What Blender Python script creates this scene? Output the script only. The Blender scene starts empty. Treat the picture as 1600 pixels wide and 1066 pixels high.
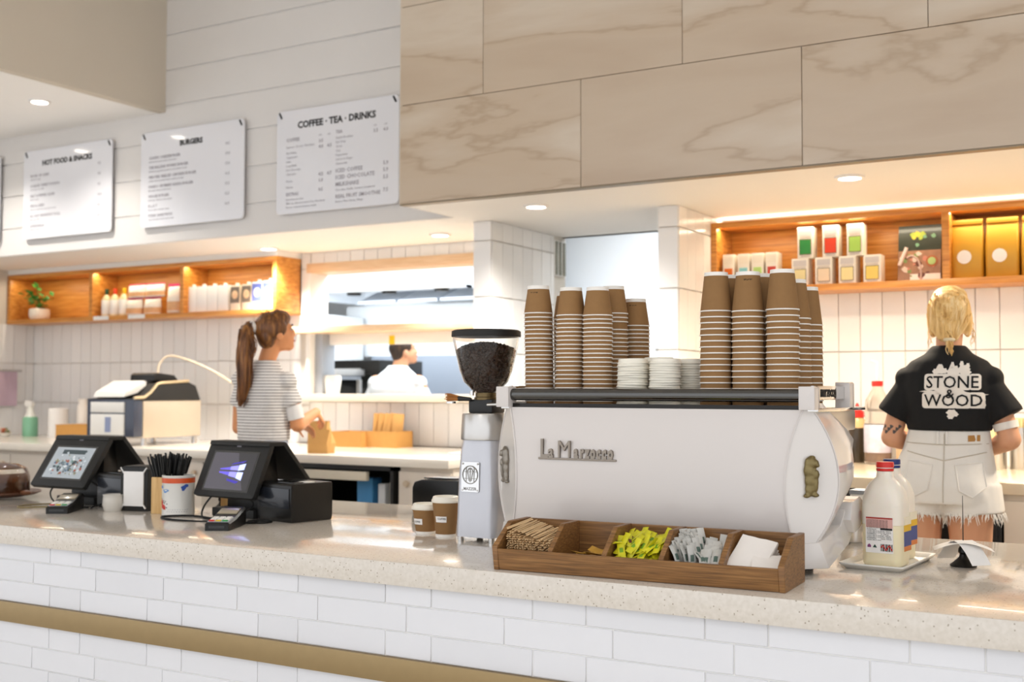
import bpy, bmesh, math, random
from mathutils import Vector, Matrix, Quaternion
from mathutils.bvhtree import BVHTree
random.seed(7)
R = math.radians
SC = bpy.context.scene
COL = SC.collection
# ---------------------------------------------------------------- camera
F_PX, YAW, PITCH, ROLL, EYE = 1822.0, R(30.45), R(2.42), R(0.12), 1.32
fw = Vector((-math.sin(YAW)*math.cos(PITCH), math.cos(YAW)*math.cos(PITCH), math.sin(PITCH)))
rt = Vector((math.cos(YAW), math.sin(YAW), 0)); up = rt.cross(fw)
rt2 = rt*math.cos(ROLL)+up*math.sin(ROLL); up2 = -rt*math.sin(ROLL)+up*math.cos(ROLL)
cam_data = bpy.data.cameras.new('camera'); cam = bpy.data.objects.new('camera', cam_data); COL.objects.link(cam)
mw = Matrix((rt2, up2, -fw)).transposed().to_4x4(); mw.translation = (0, 0, EYE); cam.matrix_world = mw
cam_data.sensor_width = 36; cam_data.lens = F_PX/1600*36; cam_data.clip_end = 60; cam_data.clip_start = .05
cam_data.dof.use_dof = True; cam_data.dof.focus_distance = 3.4; cam_data.dof.aperture_fstop = 3.2
SC.camera = cam
# ---------------------------------------------------------------- light, sky, exposure
SC.view_settings.view_transform = 'Standard'; SC.view_settings.look = 'None'
SC.view_settings.gamma = 1; SC.view_settings.use_curve_mapping = False
SC.view_settings.exposure = 0.55
W = bpy.data.worlds.new('daylight'); SC.world = W; W.use_nodes = True
bg = W.node_tree.nodes['Background']; bg.inputs[0].default_value = (0.94, 0.96, 1.0, 1); bg.inputs[1].default_value = 1.0
def area_light(name, loc, size, power, color, rot=(0, 0, 0), sy=None):
    d = bpy.data.lights.new(name, 'AREA'); d.energy = power; d.color = color; d.size = size
    if sy: d.shape = 'RECTANGLE'; d.size_y = sy
    o = bpy.data.objects.new(name, d); COL.objects.link(o); o.location = loc; o.rotation_euler = rot
    return o
def spot_light(name, loc, power, color, angle=120, blend=.6, radius=.05):
    d = bpy.data.lights.new(name, 'SPOT'); d.energy = power; d.color = color
    d.spot_size = R(angle); d.spot_blend = blend; d.shadow_soft_size = radius
    o = bpy.data.objects.new(name, d); COL.objects.link(o); o.location = loc
    return o
WARM = (1.0, 0.86, 0.68); WHITE = (1.0, 0.95, 0.88); COOL = (0.90, 0.96, 1.0)
# unseen fill lights added under the kitchen ceiling
area_light('kitchen_fill_light', (-5.0, 7.15, 2.95), 2.2, 62, COOL, sy=.7)
area_light('kitchen_fill_light', (-3.2, 7.9, 2.95), 1.5, 48, COOL, sy=1.5)
area_light('hood_light', (-5.9, 7.75, 2.03), 1.9, 18, COOL, (R(48), 0, 0), sy=.4)
# downlights of the service ceiling
CEIL = 2.288
DOWN = [(-2.97, 5.30, 90, WHITE), (-1.337, 5.28, 100, WARM), (.30, 5.28, 95, WARM),
        (-4.04, 5.99, 60, WHITE), (-5.46, 6.0, 85, WHITE)]
for x, y, pw, c in DOWN:
    spot_light('downlight_lamp', (x, y, CEIL-.03), pw, c, 122 if y > 5.5 else 150, .85, .05)
for x, y, z, pw, c in ((-6.33, 4.82, 3.14, 55, WHITE), (-7.35, 4.84, 3.14, 55, WHITE), (-1.92, -.73, 4.18, 90, WHITE)):
    spot_light('downlight_lamp', (x, y, z), pw, c, 130, .8, .05)
# warm strips inside the left shelf and above the right shelf
area_light('shelf_strip_light', (-1.25, 6.25, 2.256), 2.1, 3, (1, .90, .72), (R(180), 0, 0), sy=.05)
area_light('shelf_strip_light', (-6.95, 6.15, 2.217), 2.7, 4.5, (1, .86, .62), sy=.04)
area_light('shelf_strip_light', (-1.25, 6.15, 2.217), 2.1, 4, (1, .88, .66), sy=.04)  # extra strip added to brighten the items on the right shelf
# ---------------------------------------------------------------- materials
def lin(c):
    if isinstance(c, str):
        c = [int(c[i:i+2], 16)/255 for i in (0, 2, 4)]
    return tuple((x/12.92 if x <= .04045 else ((x+.055)/1.055)**2.4) for x in c)+(1,)
def pm(name, c, rough=.5, metal=0, var=.06, scale=12, bump=0, coat=0, trans=0, emit=None, es=0, rnd=0, ior=1.45, sss=0, alpha=1):
    m = bpy.data.materials.new(name); m.use_nodes = True
    nt = m.node_tree; b = nt.nodes['Principled BSDF']; c = lin(c)
    b.inputs['Roughness'].default_value = rough; b.inputs['Metallic'].default_value = metal
    b.inputs['Coat Weight'].default_value = coat; b.inputs['Transmission Weight'].default_value = trans
    b.inputs['IOR'].default_value = ior
    if sss:
        b.inputs['Subsurface Weight'].default_value = sss; b.inputs['Subsurface Radius'].default_value = (.02, .01, .006)
    if emit:
        b.inputs['Emission Color'].default_value = lin(emit); b.inputs['Emission Strength'].default_value = es
    tc = nt.nodes.new('ShaderNodeTexCoord'); nz = nt.nodes.new('ShaderNodeTexNoise')
    nz.inputs['Scale'].default_value = scale; nz.inputs['Detail'].default_value = 3
    nt.links.new(tc.outputs['Object'], nz.inputs['Vector'])
    mp = nt.nodes.new('ShaderNodeMapRange'); mp.inputs['To Min'].default_value = 1-var; mp.inputs['To Max'].default_value = 1+var
    nt.links.new(nz.outputs['Fac'], mp.inputs['Value'])
    fac = mp.outputs[0]
    if rnd:
        oi = nt.nodes.new('ShaderNodeObjectInfo'); m2 = nt.nodes.new('ShaderNodeMapRange')
        m2.inputs['To Min'].default_value = 1-rnd; m2.inputs['To Max'].default_value = 1+rnd*.4
        nt.links.new(oi.outputs['Random'], m2.inputs['Value'])
        mu = nt.nodes.new('ShaderNodeMath'); mu.operation = 'MULTIPLY'
        nt.links.new(fac, mu.inputs[0]); nt.links.new(m2.outputs[0], mu.inputs[1]); fac = mu.outputs[0]
    vm = nt.nodes.new('ShaderNodeVectorMath'); vm.operation = 'SCALE'; vm.inputs[0].default_value = c[:3]
    nt.links.new(fac, vm.inputs['Scale']); nt.links.new(vm.outputs[0], b.inputs['Base Color'])
    if bump:
        bp = nt.nodes.new('ShaderNodeBump'); bp.inputs['Strength'].default_value = bump; bp.inputs['Distance'].default_value = .002
        nt.links.new(nz.outputs['Fac'], bp.inputs['Height']); nt.links.new(bp.outputs[0], b.inputs['Normal'])
    return m
def ramp_mat(name, stops, build, rough=.4, coat=0, bump=0, metal=0):
    m = bpy.data.materials.new(name); m.use_nodes = True; nt = m.node_tree; b = nt.nodes['Principled BSDF']
    b.inputs['Roughness'].default_value = rough; b.inputs['Coat Weight'].default_value = coat; b.inputs['Metallic'].default_value = metal
    tc = nt.nodes.new('ShaderNodeTexCoord'); fac = build(nt, tc)
    r = nt.nodes.new('ShaderNodeValToRGB')
    while len(r.color_ramp.elements) < len(stops): r.color_ramp.elements.new(.5)
    for e, (p, c) in zip(r.color_ramp.elements, stops): e.position = p; e.color = lin(c)
    nt.links.new(fac, r.inputs[0]); nt.links.new(r.outputs[0], b.inputs['Base Color'])
    if bump:
        bp = nt.nodes.new('ShaderNodeBump'); bp.inputs['Strength'].default_value = bump; bp.inputs['Distance'].default_value = .001
        nt.links.new(fac, bp.inputs['Height']); nt.links.new(bp.outputs[0], b.inputs['Normal'])
    return m
def _mapped(nt, tc, scale, rot=(0, 0, 0), rnd=False):
    mp = nt.nodes.new('ShaderNodeMapping'); mp.inputs['Scale'].default_value = scale; mp.inputs['Rotation'].default_value = rot
    nt.links.new(tc.outputs['Object'], mp.inputs[0])
    if rnd:
        oi = nt.nodes.new('ShaderNodeObjectInfo'); vm = nt.nodes.new('ShaderNodeVectorMath'); vm.operation = 'MULTIPLY_ADD'
        vm.inputs[1].default_value = (1, 1, 1); cb = nt.nodes.new('ShaderNodeCombineXYZ'); mm = nt.nodes.new('ShaderNodeMath'); mm.operation = 'MULTIPLY'; mm.inputs[1].default_value = 37
        nt.links.new(oi.outputs['Random'], mm.inputs[0])
        for i in range(3): nt.links.new(mm.outputs[0], cb.inputs[i])
        nt.links.new(mp.outputs[0], vm.inputs[0]); nt.links.new(cb.outputs[0], vm.inputs[2])
        return vm.outputs[0]
    return mp.outputs[0]
def noise_fac(scale, rot=(0, 0, 0), sc=1, detail=6, dist=0, rnd=False):
    def f(nt, tc):
        v = _mapped(nt, tc, scale, rot, rnd); n = nt.nodes.new('ShaderNodeTexNoise')
        n.inputs['Scale'].default_value = sc; n.inputs['Detail'].default_value = detail; n.inputs['Distortion'].default_value = dist
        nt.links.new(v, n.inputs['Vector']); return n.outputs['Fac']
    return f
WOODS = ramp_mat('oak_veneer', [(.3, 'b06a26'), (.5, 'cf8a3c'), (.7, 'dd9e50')], noise_fac((1.2, 6, 22), sc=3, dist=.4), .35)
WOODB = ramp_mat('teak_wood', [(.28, '5e4020'), (.5, '80582e'), (.72, '9a7040')], noise_fac((4, 30, 120), sc=2.2, dist=.4), .42)
PALEW = ramp_mat('bamboo', [(.3, 'c79a5c'), (.7, 'e0bb7f')], noise_fac((30, 30, 3), sc=2, dist=.2), .45)
BEAM = ramp_mat('pale_oak_edge', [(.3, 'd2ae86'), (.7, 'e2c4a0')], noise_fac((3, 14, 40), sc=2, dist=.2), .4)
STONE = ramp_mat('sandstone_slab', [(.30, 'b9a48d'), (.44, 'c3b09a'), (.484, 'c1ad96'), (.50, 'b5a088'), (.516, 'c3b09a'), (.60, 'cdbeab'), (.66, 'c5b39e'), (.76, 'bea992')],
                 noise_fac((.45, 1, 2.0), (0, R(-20), 0), sc=1.2, detail=6, dist=.25, rnd=True), .2)
def speck(nt, tc):
    v = nt.nodes.new('ShaderNodeTexVoronoi'); v.inputs['Scale'].default_value = 130
    nt.links.new(tc.outputs['Object'], v.inputs['Vector'])
    n = nt.nodes.new('ShaderNodeTexNoise'); n.inputs['Scale'].default_value = 90; n.inputs['Detail'].default_value = 2
    nt.links.new(tc.outputs['Object'], n.inputs['Vector'])
    a = nt.nodes.new('ShaderNodeMapRange'); a.inputs['From Min'].default_value = .18; a.inputs['From Max'].default_value = .30
    nt.links.new(v.outputs['Distance'], a.inputs['Value'])
    s = nt.nodes.new('ShaderNodeSeparateColor'); nt.links.new(v.outputs['Color'], s.inputs[0])
    g = nt.nodes.new('ShaderNodeMath'); g.operation = 'LESS_THAN'; g.inputs[1].default_value = .80; nt.links.new(s.outputs[0], g.inputs[0])
    mx = nt.nodes.new('ShaderNodeMath'); mx.operation = 'MAXIMUM'; nt.links.new(a.outputs[0], mx.inputs[0]); nt.links.new(g.outputs[0], mx.inputs[1])
    m2 = nt.nodes.new('ShaderNodeMath'); m2.operation = 'MULTIPLY_ADD'; m2.inputs[1].default_value = .8
    h = nt.nodes.new('ShaderNodeMath'); h.operation = 'MULTIPLY'; h.inputs[1].default_value = .3; nt.links.new(n.outputs['Fac'], h.inputs[0])
    nt.links.new(mx.outputs[0], m2.inputs[0]); nt.links.new(h.outputs[0], m2.inputs[2]); return m2.outputs[0]
QUARTZ = ramp_mat('speckled_quartz', [(.1, '8d8272'), (.5, 'b5a998'), (.85, 'cac1b4'), (1, 'd6cec3')], speck, .13, coat=.3)
TILE = pm('white_glazed_tile', 'eceae8', .16, var=.02, scale=6, rnd=.05)
TILEF = pm('white_counter_tile', 'dcdcdf', .28, var=.03, scale=9, rnd=.04, bump=.15)
GROUT = pm('pale_grout', 'cfc8be', .9, var=.05, scale=40)
GROUTW = pm('white_grout', 'f0eeea', .9, var=.03, scale=40)
PAINT = pm('white_paint', 'e9e6e2', .6, var=.02, scale=2)
PAINTB = pm('shiplap_paint', 'dedad6', .5, var=.03, scale=3)
PAINTSH = pm('shaded_white_paint', 'cfc5b5', .7, var=.03, scale=2)  # white paint with its shade put into the colour
BRASS = pm('brushed_brass', '9a845f', .38, .75, .06, 30)
HOODM = pm('bright_hood_steel', 'e3e8ee', .3, .35, .04, 4)
STEEL = pm('brushed_steel', 'c9c6c2', .28, .95, .05, 25)
CHROME = pm('polished_chrome', 'd9d8d6', .07, 1, .02, 10)
GREYM = pm('grey_steel_sheet', 'a9afb8', .45, .6, .05, 8)
BLACK = pm('black_plastic', '121110', .35, var=.1, scale=30)
BLACKM = pm('matte_black_plastic', '1b1a18', .6, var=.12, scale=80, bump=.1)
RUBBER = pm('black_rubber', '0e0e0e', .7, var=.1, scale=40)
WHITEP = pm('white_enamel', 'd3ccc7', .22, var=.015, scale=5, coat=.4)
WHITEG = pm('white_gloss_panel', 'dcd6d0', .1, var=.015, scale=5, coat=.8)
WPLAS = pm('white_plastic', 'ece9e2', .4, var=.02, scale=10)
SILVER = pm('silver_grey_paint', 'c8c9cf', .3, .35, .03, 20, coat=.3)
KRAFT = pm('kraft_paper', '906b41', .8, var=.07, scale=60, rnd=.06, bump=.08)
KRAFTB = pm('kraft_board', 'c9944f', .8, var=.06, scale=30)
KRAFTP = pm('kraft_bag_paper', 'c99b5c', .8, var=.1, scale=14, bump=.2)
RIMW = pm('white_paper_rim', 'efeae2', .6, var=.03, scale=30)
PAPER = pm('white_paper', 'efece8', .75, var=.04, scale=20)
NAPK = pm('napkin_tissue', 'ece6df', .9, var=.04, scale=35, bump=.15)
LIDP = pm('cream_lid_plastic', 'f0eadb', .35, var=.03, scale=20)
CERAM = pm('cream_ceramic', 'd5d0c6', .25, var=.05, scale=15)
PRINT = pm('black_print', '1f1d1c', .7, var=.05, scale=20)
PRINTG = pm('grey_print', '9d99a0', .7, var=.05, scale=20)
SKIN = pm('skin', 'd9a07c', .5, var=.05, scale=9, sss=.1)
SKINW = pm('warm_skin', 'e09a68', .5, var=.06, scale=9, sss=.1)
GLASSM = pm('clear_plastic', 'fbfaf7', .02, trans=1, ior=1.3, var=.0, scale=3)
RED = pm('red_plastic', 'd22a22', .35, var=.04, scale=12)
BLUE = pm('navy_plastic', '1d2c6b', .35, var=.04, scale=12)
GREEN = pm('leaf_green', '3f7a2a', .5, var=.2, scale=15)
LAMPE = pm('lamp_diffuser', 'ffffff', .5, emit='fff4e2', es=14, var=0)
STRIP = pm('led_strip', 'ffffff', .5, emit='ffc98a', es=5, var=0)
# ---------------------------------------------------------------- mesh helpers
class MB:
    def __init__(s): s.v = []; s.f = []; s.m = []
    def add(s, vs, fs, mi=0, M=None):
        n = len(s.v)
        s.v += [tuple(M @ Vector(v)) if M else tuple(v) for v in vs]
        s.f += [tuple(i+n for i in f) for f in fs]; s.m += [mi]*len(fs); return s
    def box(s, c, d, rz=0, mi=0, M=None):
        x, y, z = (q/2 for q in d)
        vs = [(a*x, b*y, e*z) for e in (-1, 1) for a, b in ((-1, -1), (1, -1), (1, 1), (-1, 1))]
        T = Matrix.Translation(c) @ Matrix.Rotation(rz, 4, 'Z')
        if M: T = M @ T
        return s.add(vs, [(3, 2, 1, 0), (4, 5, 6, 7), (0, 1, 5, 4), (1, 2, 6, 5), (2, 3, 7, 6), (3, 0, 4, 7)], mi, T)
    def b2(s, x0, x1, y0, y1, z0, z1, mi=0): return s.box(((x0+x1)/2, (y0+y1)/2, (z0+z1)/2), (abs(x1-x0), abs(y1-y0), abs(z1-z0)), mi=mi)
    def prism(s, poly, axis, a, b, mi=0, M=None):
        k = {'x': lambda p, t: (t, p[0], p[1]), 'y': lambda p, t: (p[0], t, p[1]), 'z': lambda p, t: (p[0], p[1], t)}[axis]
        n = len(poly); vs = [k(p, a) for p in poly]+[k(p, b) for p in poly]
        fs = [tuple(range(n-1, -1, -1)), tuple(range(n, 2*n))]+[(i, (i+1) % n, n+(i+1) % n, n+i) for i in range(n)]
        return s.add(vs, fs, mi, M)
    def lathe(s, prof, c=(0, 0, 0), n=32, mi=0, M=None, sx=1, sy=1, mis=None):
        vs = []; fs = []; ms = []; rows = []
        for r, z in prof:
            if r < 1e-6: rows.append([len(vs)]); vs.append((c[0], c[1], c[2]+z))
            else:
                rows.append(list(range(len(vs), len(vs)+n)))
                vs += [(c[0]+r*sx*math.cos(2*math.pi*i/n), c[1]+r*sy*math.sin(2*math.pi*i/n), c[2]+z) for i in range(n)]
        for j in range(len(rows)-1):
            A, B = rows[j], rows[j+1]; mm = mis[j] if mis else mi
            for i in range(n):
                k = (i+1) % n
                if len(A) == 1 and len(B) == 1: break
                if len(A) == 1: fs.append((A[0], B[k], B[i]))
                elif len(B) == 1: fs.append((A[i], A[k], B[0]))
                else: fs.append((A[i], A[k], B[k], B[i]))
                ms.append(mm)
        n0 = len(s.v); s.v += [tuple(M @ Vector(v)) if M else v for v in vs]
        s.f += [tuple(i+n0 for i in f) for f in fs]; s.m += ms; return s
    def tube(s, path, r, n=8, mi=0, flat=1.0):
        path = [Vector(p) for p in path]; rs = r if isinstance(r, (list, tuple)) else [r]*len(path)
        vs = []; t0 = (path[1]-path[0]).normalized(); a = t0.orthogonal().normalized()
        for i, p in enumerate(path):
            t = (path[min(i+1, len(path)-1)]-path[max(i-1, 0)]).normalized()
            a = (a-t*a.dot(t)).normalized(); b = t.cross(a)
            vs += [p+(a*math.cos(2*math.pi*k/n)+b*math.sin(2*math.pi*k/n)*flat)*rs[i] for k in range(n)]
        m = len(path); fs = [(j*n+k, j*n+(k+1) % n, (j+1)*n+(k+1) % n, (j+1)*n+k) for j in range(m-1) for k in range(n)]
        fs += [tuple(range(n-1, -1, -1)), tuple(range((m-1)*n, m*n))]
        return s.add(vs, fs, mi)
    def loft(s, rings, mi=0, cap=True):
        n = len(rings[0]); vs = [p for r in rings for p in r]
        fs = [(j*n+k, j*n+(k+1) % n, (j+1)*n+(k+1) % n, (j+1)*n+k) for j in range(len(rings)-1) for k in range(n)]
        if cap: fs += [tuple(range(n-1, -1, -1)), tuple(range((len(rings)-1)*n, len(rings)*n))]
        return s.add(vs, fs, mi)
    def ell(s, c, r, n=16, m=10, mi=0, M=None):
        prof = [(math.sin(math.pi*j/m), -math.cos(math.pi*j/m)) for j in range(m+1)]
        T = Matrix.Translation(c) @ Matrix.Diagonal((*r, 1))
        if M: T = Matrix.Translation(c) @ M @ Matrix.Diagonal((*r, 1))
        return s.lathe(prof, n=n, mi=mi, M=T)
    def cone(s, p0, r0, p1, r1, n=14, mi=0, rounded=True, sq=1.0):
        p0, p1 = Vector(p0), Vector(p1); d = p1-p0; L = d.length
        q = d.to_track_quat('Z', 'Y').to_matrix().to_4x4(); T = Matrix.Translation(p0) @ q
        pr = [(0, -r0)]+[(r0*math.sin(a), -r0*math.cos(a)) for a in (R(30), R(60), R(90))] if rounded else [(0, 0), (r0, 0)]
        pr += [(r1*math.sin(a), L+r1*math.cos(a)) for a in (R(90), R(60), R(30))]+[(0, L+r1)] if rounded else [(r1, L), (0, L)]
        return s.lathe(pr, n=n, mi=mi, M=T, sy=sq)
    def mesh(s, name, mats, bevel=0, sharp=38, seg=2, fix=True):
        me = bpy.data.meshes.new(name); me.from_pydata(s.v, [], s.f)
        mats = mats if isinstance(mats, (list, tuple)) else [mats]
        for m in mats: me.materials.append(m)
        me.polygons.foreach_set('material_index', s.m)
        if bevel or fix:
            bm = bmesh.new(); bm.from_mesh(me)
            if fix: bmesh.ops.recalc_face_normals(bm, faces=bm.faces)
            if bevel:
                es = [e for e in bm.edges if len(e.link_faces) == 2 and e.calc_face_angle(0) > R(30)]
                bmesh.ops.bevel(bm, geom=es, offset=bevel, segments=seg, affect='EDGES', clamp_overlap=True, profile=.6)
            bm.to_mesh(me); bm.free()
        me.polygons.foreach_set('use_smooth', [True]*len(me.polygons)); me.set_sharp_from_angle(angle=R(sharp)); me.update()
        return me
    def obj(s, name, mats, parent=None, loc=None, **k):
        return link(name, s.mesh(name, mats, **k), parent, loc)
def link(name, me, parent=None, loc=None, rz=0):
    o = bpy.data.objects.new(name, me); COL.objects.link(o)
    if parent: o.parent = parent
    if loc: o.location = loc
    if rz: o.rotation_euler.z = rz
    return o
def tag(o, label=None, cat=None, group=None, kind=None):
    for k, v in (('label', label), ('category', cat), ('group', group), ('kind', kind)):
        if v: o[k] = v
    return o
def thing(name, label, cat, loc=(0, 0, 0), rz=0, group=None):
    o = bpy.data.objects.new(name, None); COL.objects.link(o); o.empty_display_size = .05
    o.location = loc; o.rotation_euler.z = rz
    return tag(o, label, cat, group)
def struct(name, mb, mat, parent=None, **k):
    o = mb.obj(name, mat, parent, **k); o['kind'] = 'structure'; return o
def dup(o, loc=None, rz=None, label=None):
    c = o.copy(); COL.objects.link(c)
    for ch in list(o.children):
        d = ch.copy(); COL.objects.link(d); d.parent = c
        for g in list(ch.children):
            e = g.copy(); COL.objects.link(e); e.parent = d
    if loc is not None: c.location = loc
    if rz is not None: c.rotation_euler.z = rz
    if label: c['label'] = label
    return c
def text_mesh(name, s, size, mat, M, ext=.0006, bold=0, align='LEFT', sx=1, res=2):
    cu = bpy.data.curves.new('t', 'FONT'); cu.body = s; cu.size = size; cu.extrude = ext; cu.offset = bold; cu.align_x = align; cu.resolution_u = res
    o = bpy.data.objects.new('t', cu); COL.objects.link(o)
    dg = bpy.context.evaluated_depsgraph_get(); me = bpy.data.meshes.new_from_object(o.evaluated_get(dg), depsgraph=dg)
    bpy.data.objects.remove(o); bpy.data.curves.remove(cu)
    me.name = name; me.materials.clear(); me.materials.append(mat)
    me.transform(M @ Matrix.Diagonal((sx, 1, 1, 1))); return me
def text(name, s, size, mat, M, parent=None, **k):
    return link(name, text_mesh(name, s, size, mat, M, **k), parent)
def FY(x, y, z): return Matrix.Translation((x, y, z)) @ Matrix.Rotation(R(90), 4, 'X')      # faces -y
def FX(x, y, z): return Matrix.Translation((x, y, z)) @ Matrix.Rotation(R(90), 4, 'Z') @ Matrix.Rotation(R(90), 4, 'X')   # faces +x
def join_mb(items, name, mats):          # items: list of meshes -> one mesh
    bm = bmesh.new()
    for me in items: bm.from_mesh(me)
    out = bpy.data.meshes.new(name); bm.to_mesh(out); bm.free()
    for m in (mats if isinstance(mats, (list, tuple)) else [mats]): out.materials.append(m)
    for me in items: bpy.data.meshes.remove(me)
    return out
def rrect(w, h, r, n=4):
    pts = []
    for cx, cy, a in ((w/2-r, h/2-r, 0), (-w/2+r, h/2-r, 90), (-w/2+r, -h/2+r, 180), (w/2-r, -h/2+r, 270)):
        pts += [(cx+r*math.cos(R(a+90*i/n)), cy+r*math.sin(R(a+90*i/n))) for i in range(n+1)]
    return pts
def remeshed(name, mb, mats, voxel=.008, smooth=6, parent=None, cut=None, loc=None, fac=.5):
    me = mb.mesh(name, mats, fix=True); o = bpy.data.objects.new(name, me); COL.objects.link(o)
    r = o.modifiers.new('r', 'REMESH'); r.mode = 'VOXEL'; r.voxel_size = voxel
    if smooth:
        q = o.modifiers.new('s', 'SMOOTH'); q.iterations = smooth; q.factor = fac
    dg = bpy.context.evaluated_depsgraph_get(); out = bpy.data.meshes.new_from_object(o.evaluated_get(dg), depsgraph=dg)
    bpy.data.objects.remove(o); bpy.data.meshes.remove(me); out.name = name
    if cut:
        bm = bmesh.new(); bm.from_mesh(out)
        for co, no in cut: bmesh.ops.bisect_plane(bm, geom=bm.verts[:]+bm.edges[:]+bm.faces[:], plane_co=co, plane_no=no, clear_outer=True)
        bm.to_mesh(out); bm.free()
    out.materials.clear()
    for m in (mats if isinstance(mats, (list, tuple)) else [mats]): out.materials.append(m)
    out.polygons.foreach_set('use_smooth', [True]*len(out.polygons)); out.update()
    return link(name, out, parent, loc)
# ================================================================ STRUCTURE
CT = .82                                   # counter top height (above the raised staff floor)
YF, YB = 2.77, 4.17                        # counter front and back edge
YW = 6.38                                  # tiled back wall
struct('floor', MB().b2(-9.2, 3, -2.6, 2.86, -.18, -.13), pm('pale_concrete_floor', 'e6e2da', .35, var=.1, scale=3))
struct('floor', MB().b2(-9.2, 2.3, 2.86, 9.6, -.13, 0), pm('staff_vinyl_floor', '6e675f', .5, var=.1, scale=3))
# service ceiling and bulkheads
cm = MB(); cm.b2(-3.58, 2.2, 4.96, 6.56, CEIL, CEIL+.05); cm.b2(-9.0, -3.58, 5.45, 6.56, CEIL, CEIL+.05)
struct('ceiling', cm, PAINT)
ctop = struct('ceiling', MB().b2(-5.87, 2.4, -1.5, 5.5, 4.2, 4.25), PAINT)
cleft = struct('ceiling', MB().b2(-9.0, -5.935, -1.5, 5.45, 3.157, 3.2), pm('lit_ceiling_paint', 'f6f4f1', .6, var=.02, scale=2))  # paler copy of the white paint, the ceiling's brightness put into its colour
struct('trim_1', MB().b2(-5.93, -5.87, -1.5, 5.45, 3.157, 4.2), PAINTSH)              # white bulkhead on the left, its shade painted in as beige
st = struct('trim_2', MB().b2(-3.57, 2.2, 4.946, 4.98, CEIL, 4.2), GROUT)           # stone bulkhead core
struct('trim_3', MB().b2(-3.58, 2.2, 4.926, 4.975, CEIL-.006, CEIL), pm('dark_edge_trim', '8b7c66', .4, .5), st)
struct('trim_4', MB().b2(-3.585, -3.57, 4.93, 5.45, CEIL, 4.2), PAINTSH, st)
# stone slabs in running bond
SX = [(-3.58, -2.52), (-2.517, -1.4505), (-1.4475, -.381), (-.378, .688)]
zr = [(CEIL+.002, 2.808), (2.811, 3.329), (3.332, 3.85)]
for r_, (z0, z1) in enumerate(zr):
    xs = SX if r_ % 2 == 0 else [(-3.58, -3.071), (-3.068, -2.0005), (-1.9975, -.925), (-.922, .148), (.151, .688)]
    for x0, x1 in xs:
        o = MB().box((0, 0, 0), (x1-x0, .018, z1-z0)).obj('stone_slab', STONE, st, ((x0+x1)/2, 4.937, (z0+z1)/2), bevel=.001, seg=1)
# shiplap wall above the pass, boards as parts
sw = struct('wall_shiplap', MB().b2(-9.0, -3.5, 5.452, 5.47, CEIL, 4.2), pm('lit_groove_paint', 'f6f4f0', .8))  # pale groove colour stands in for light caught on the board edges
z = CEIL
g0 = 1.32+(3.028-1.32)*1.1; pitch = .2376
zz = [g0-pitch*k for k in range(3, -6, -1)]
edges = [CEIL]+[q for q in zz if q > CEIL+.03]+[4.2]
for a, b in zip(edges, edges[1:]):
    MB().box((0, 0, 0), (5.5, .010, b-a-.005)).obj('shiplap_board', PAINTB, sw, (-6.25, 5.447, (a+b)/2), bevel=.003, seg=1)
# back walls with stacked vertical tiles
TW, TH = .1145, .3215
ROWS = [(.90, 1.210), (1.2125, 1.531), (1.5335, 1.8525), (1.855, 2.1745), (2.177, CEIL)]
_tile = {}
def tile(parent, x, y, z, w, h, face='y', mat=TILE):
    k = (round(w, 4), round(h, 4), face, mat.name)
    if k not in _tile:
        d = (w, .008, h) if face == 'y' else (.008, w, h)
        _tile[k] = MB().box((0, 0, 0), d).mesh('tile', mat, bevel=.0015, seg=1)
    return link('tile', _tile[k], parent, (x, y, z))
def tile_field(parent, x0, x1, y, rows, face='y', pitch=.117, hole=None, start=None):
    x = x0 if start is None else start
    while x < x1-.01:
        w = min(pitch, x1-x)
        for a, b in rows:
            c = x+w/2
            if hole and any(h[0]-.02 < c < h[1]+.02 and h[2]-.02 < (a+b)/2 < h[3]+.02 for h in hole): continue
            if face == 'y': tile(parent, c, y, (a+b)/2, w-.003, b-a-.003)
            else: tile(parent, y, c, (a+b)/2, w-.003, b-a-.003, 'x')
        x += pitch
wb = MB(); wb.b2(-9.0, -5.40, YW+.004, 6.56, 0, CEIL); wb.b2(-5.40, -3.58, YW+.004, 6.56, 0, 1.237); wb.b2(-5.40, -3.58, YW+.004, 6.56, 2.21, CEIL)
wbl = struct('wall_back', wb, GROUT)
tile_field(wbl, -8.39, -5.49, YW, ROWS[:3])
tile_field(wbl, -5.49, -5.405, YW, [(.95, 1.21), (1.2125, 1.27), (1.855, 2.1745), (2.177, CEIL)])
tile_field(wbl, -5.40, -3.585, YW, [(.95, 1.235), (2.212, CEIL)])
wl = struct('wall_left', MB().b2(-9.0, -8.394, 4.9, YW+.004, 0, CEIL), GROUT)
tile_field(wl, 5.60, YW-.004, -8.39, ROWS[:3], 'x')
MB().b2(-8.394, -5.49, 6.122, 6.384, 2.2515, CEIL).obj('plaster_strip', PAINT, wbl)  # white filler added to close the dark gap over the left shelf
wr = struct('wall_right', MB().b2(-2.32, 2.2, YW+.004, 6.56, 0, CEIL), GROUT)
tile_field(wr, -2.318, -.20, YW, ROWS[:3], start=-2.318+.05-.117+.117)
MB().b2(-2.32, 2.2, 6.376, 6.384, 2.25, CEIL).obj('plaster_strip', PAINT, wr)
struct('wall_end', MB().b2(2.15, 2.3, 2.9, 6.56, 0, 4.2), PAINT)
struct('wall_far', MB().b2(-9.1, -9.0, 2.9, 9.6, 0, 4.2), PAINT)
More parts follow.
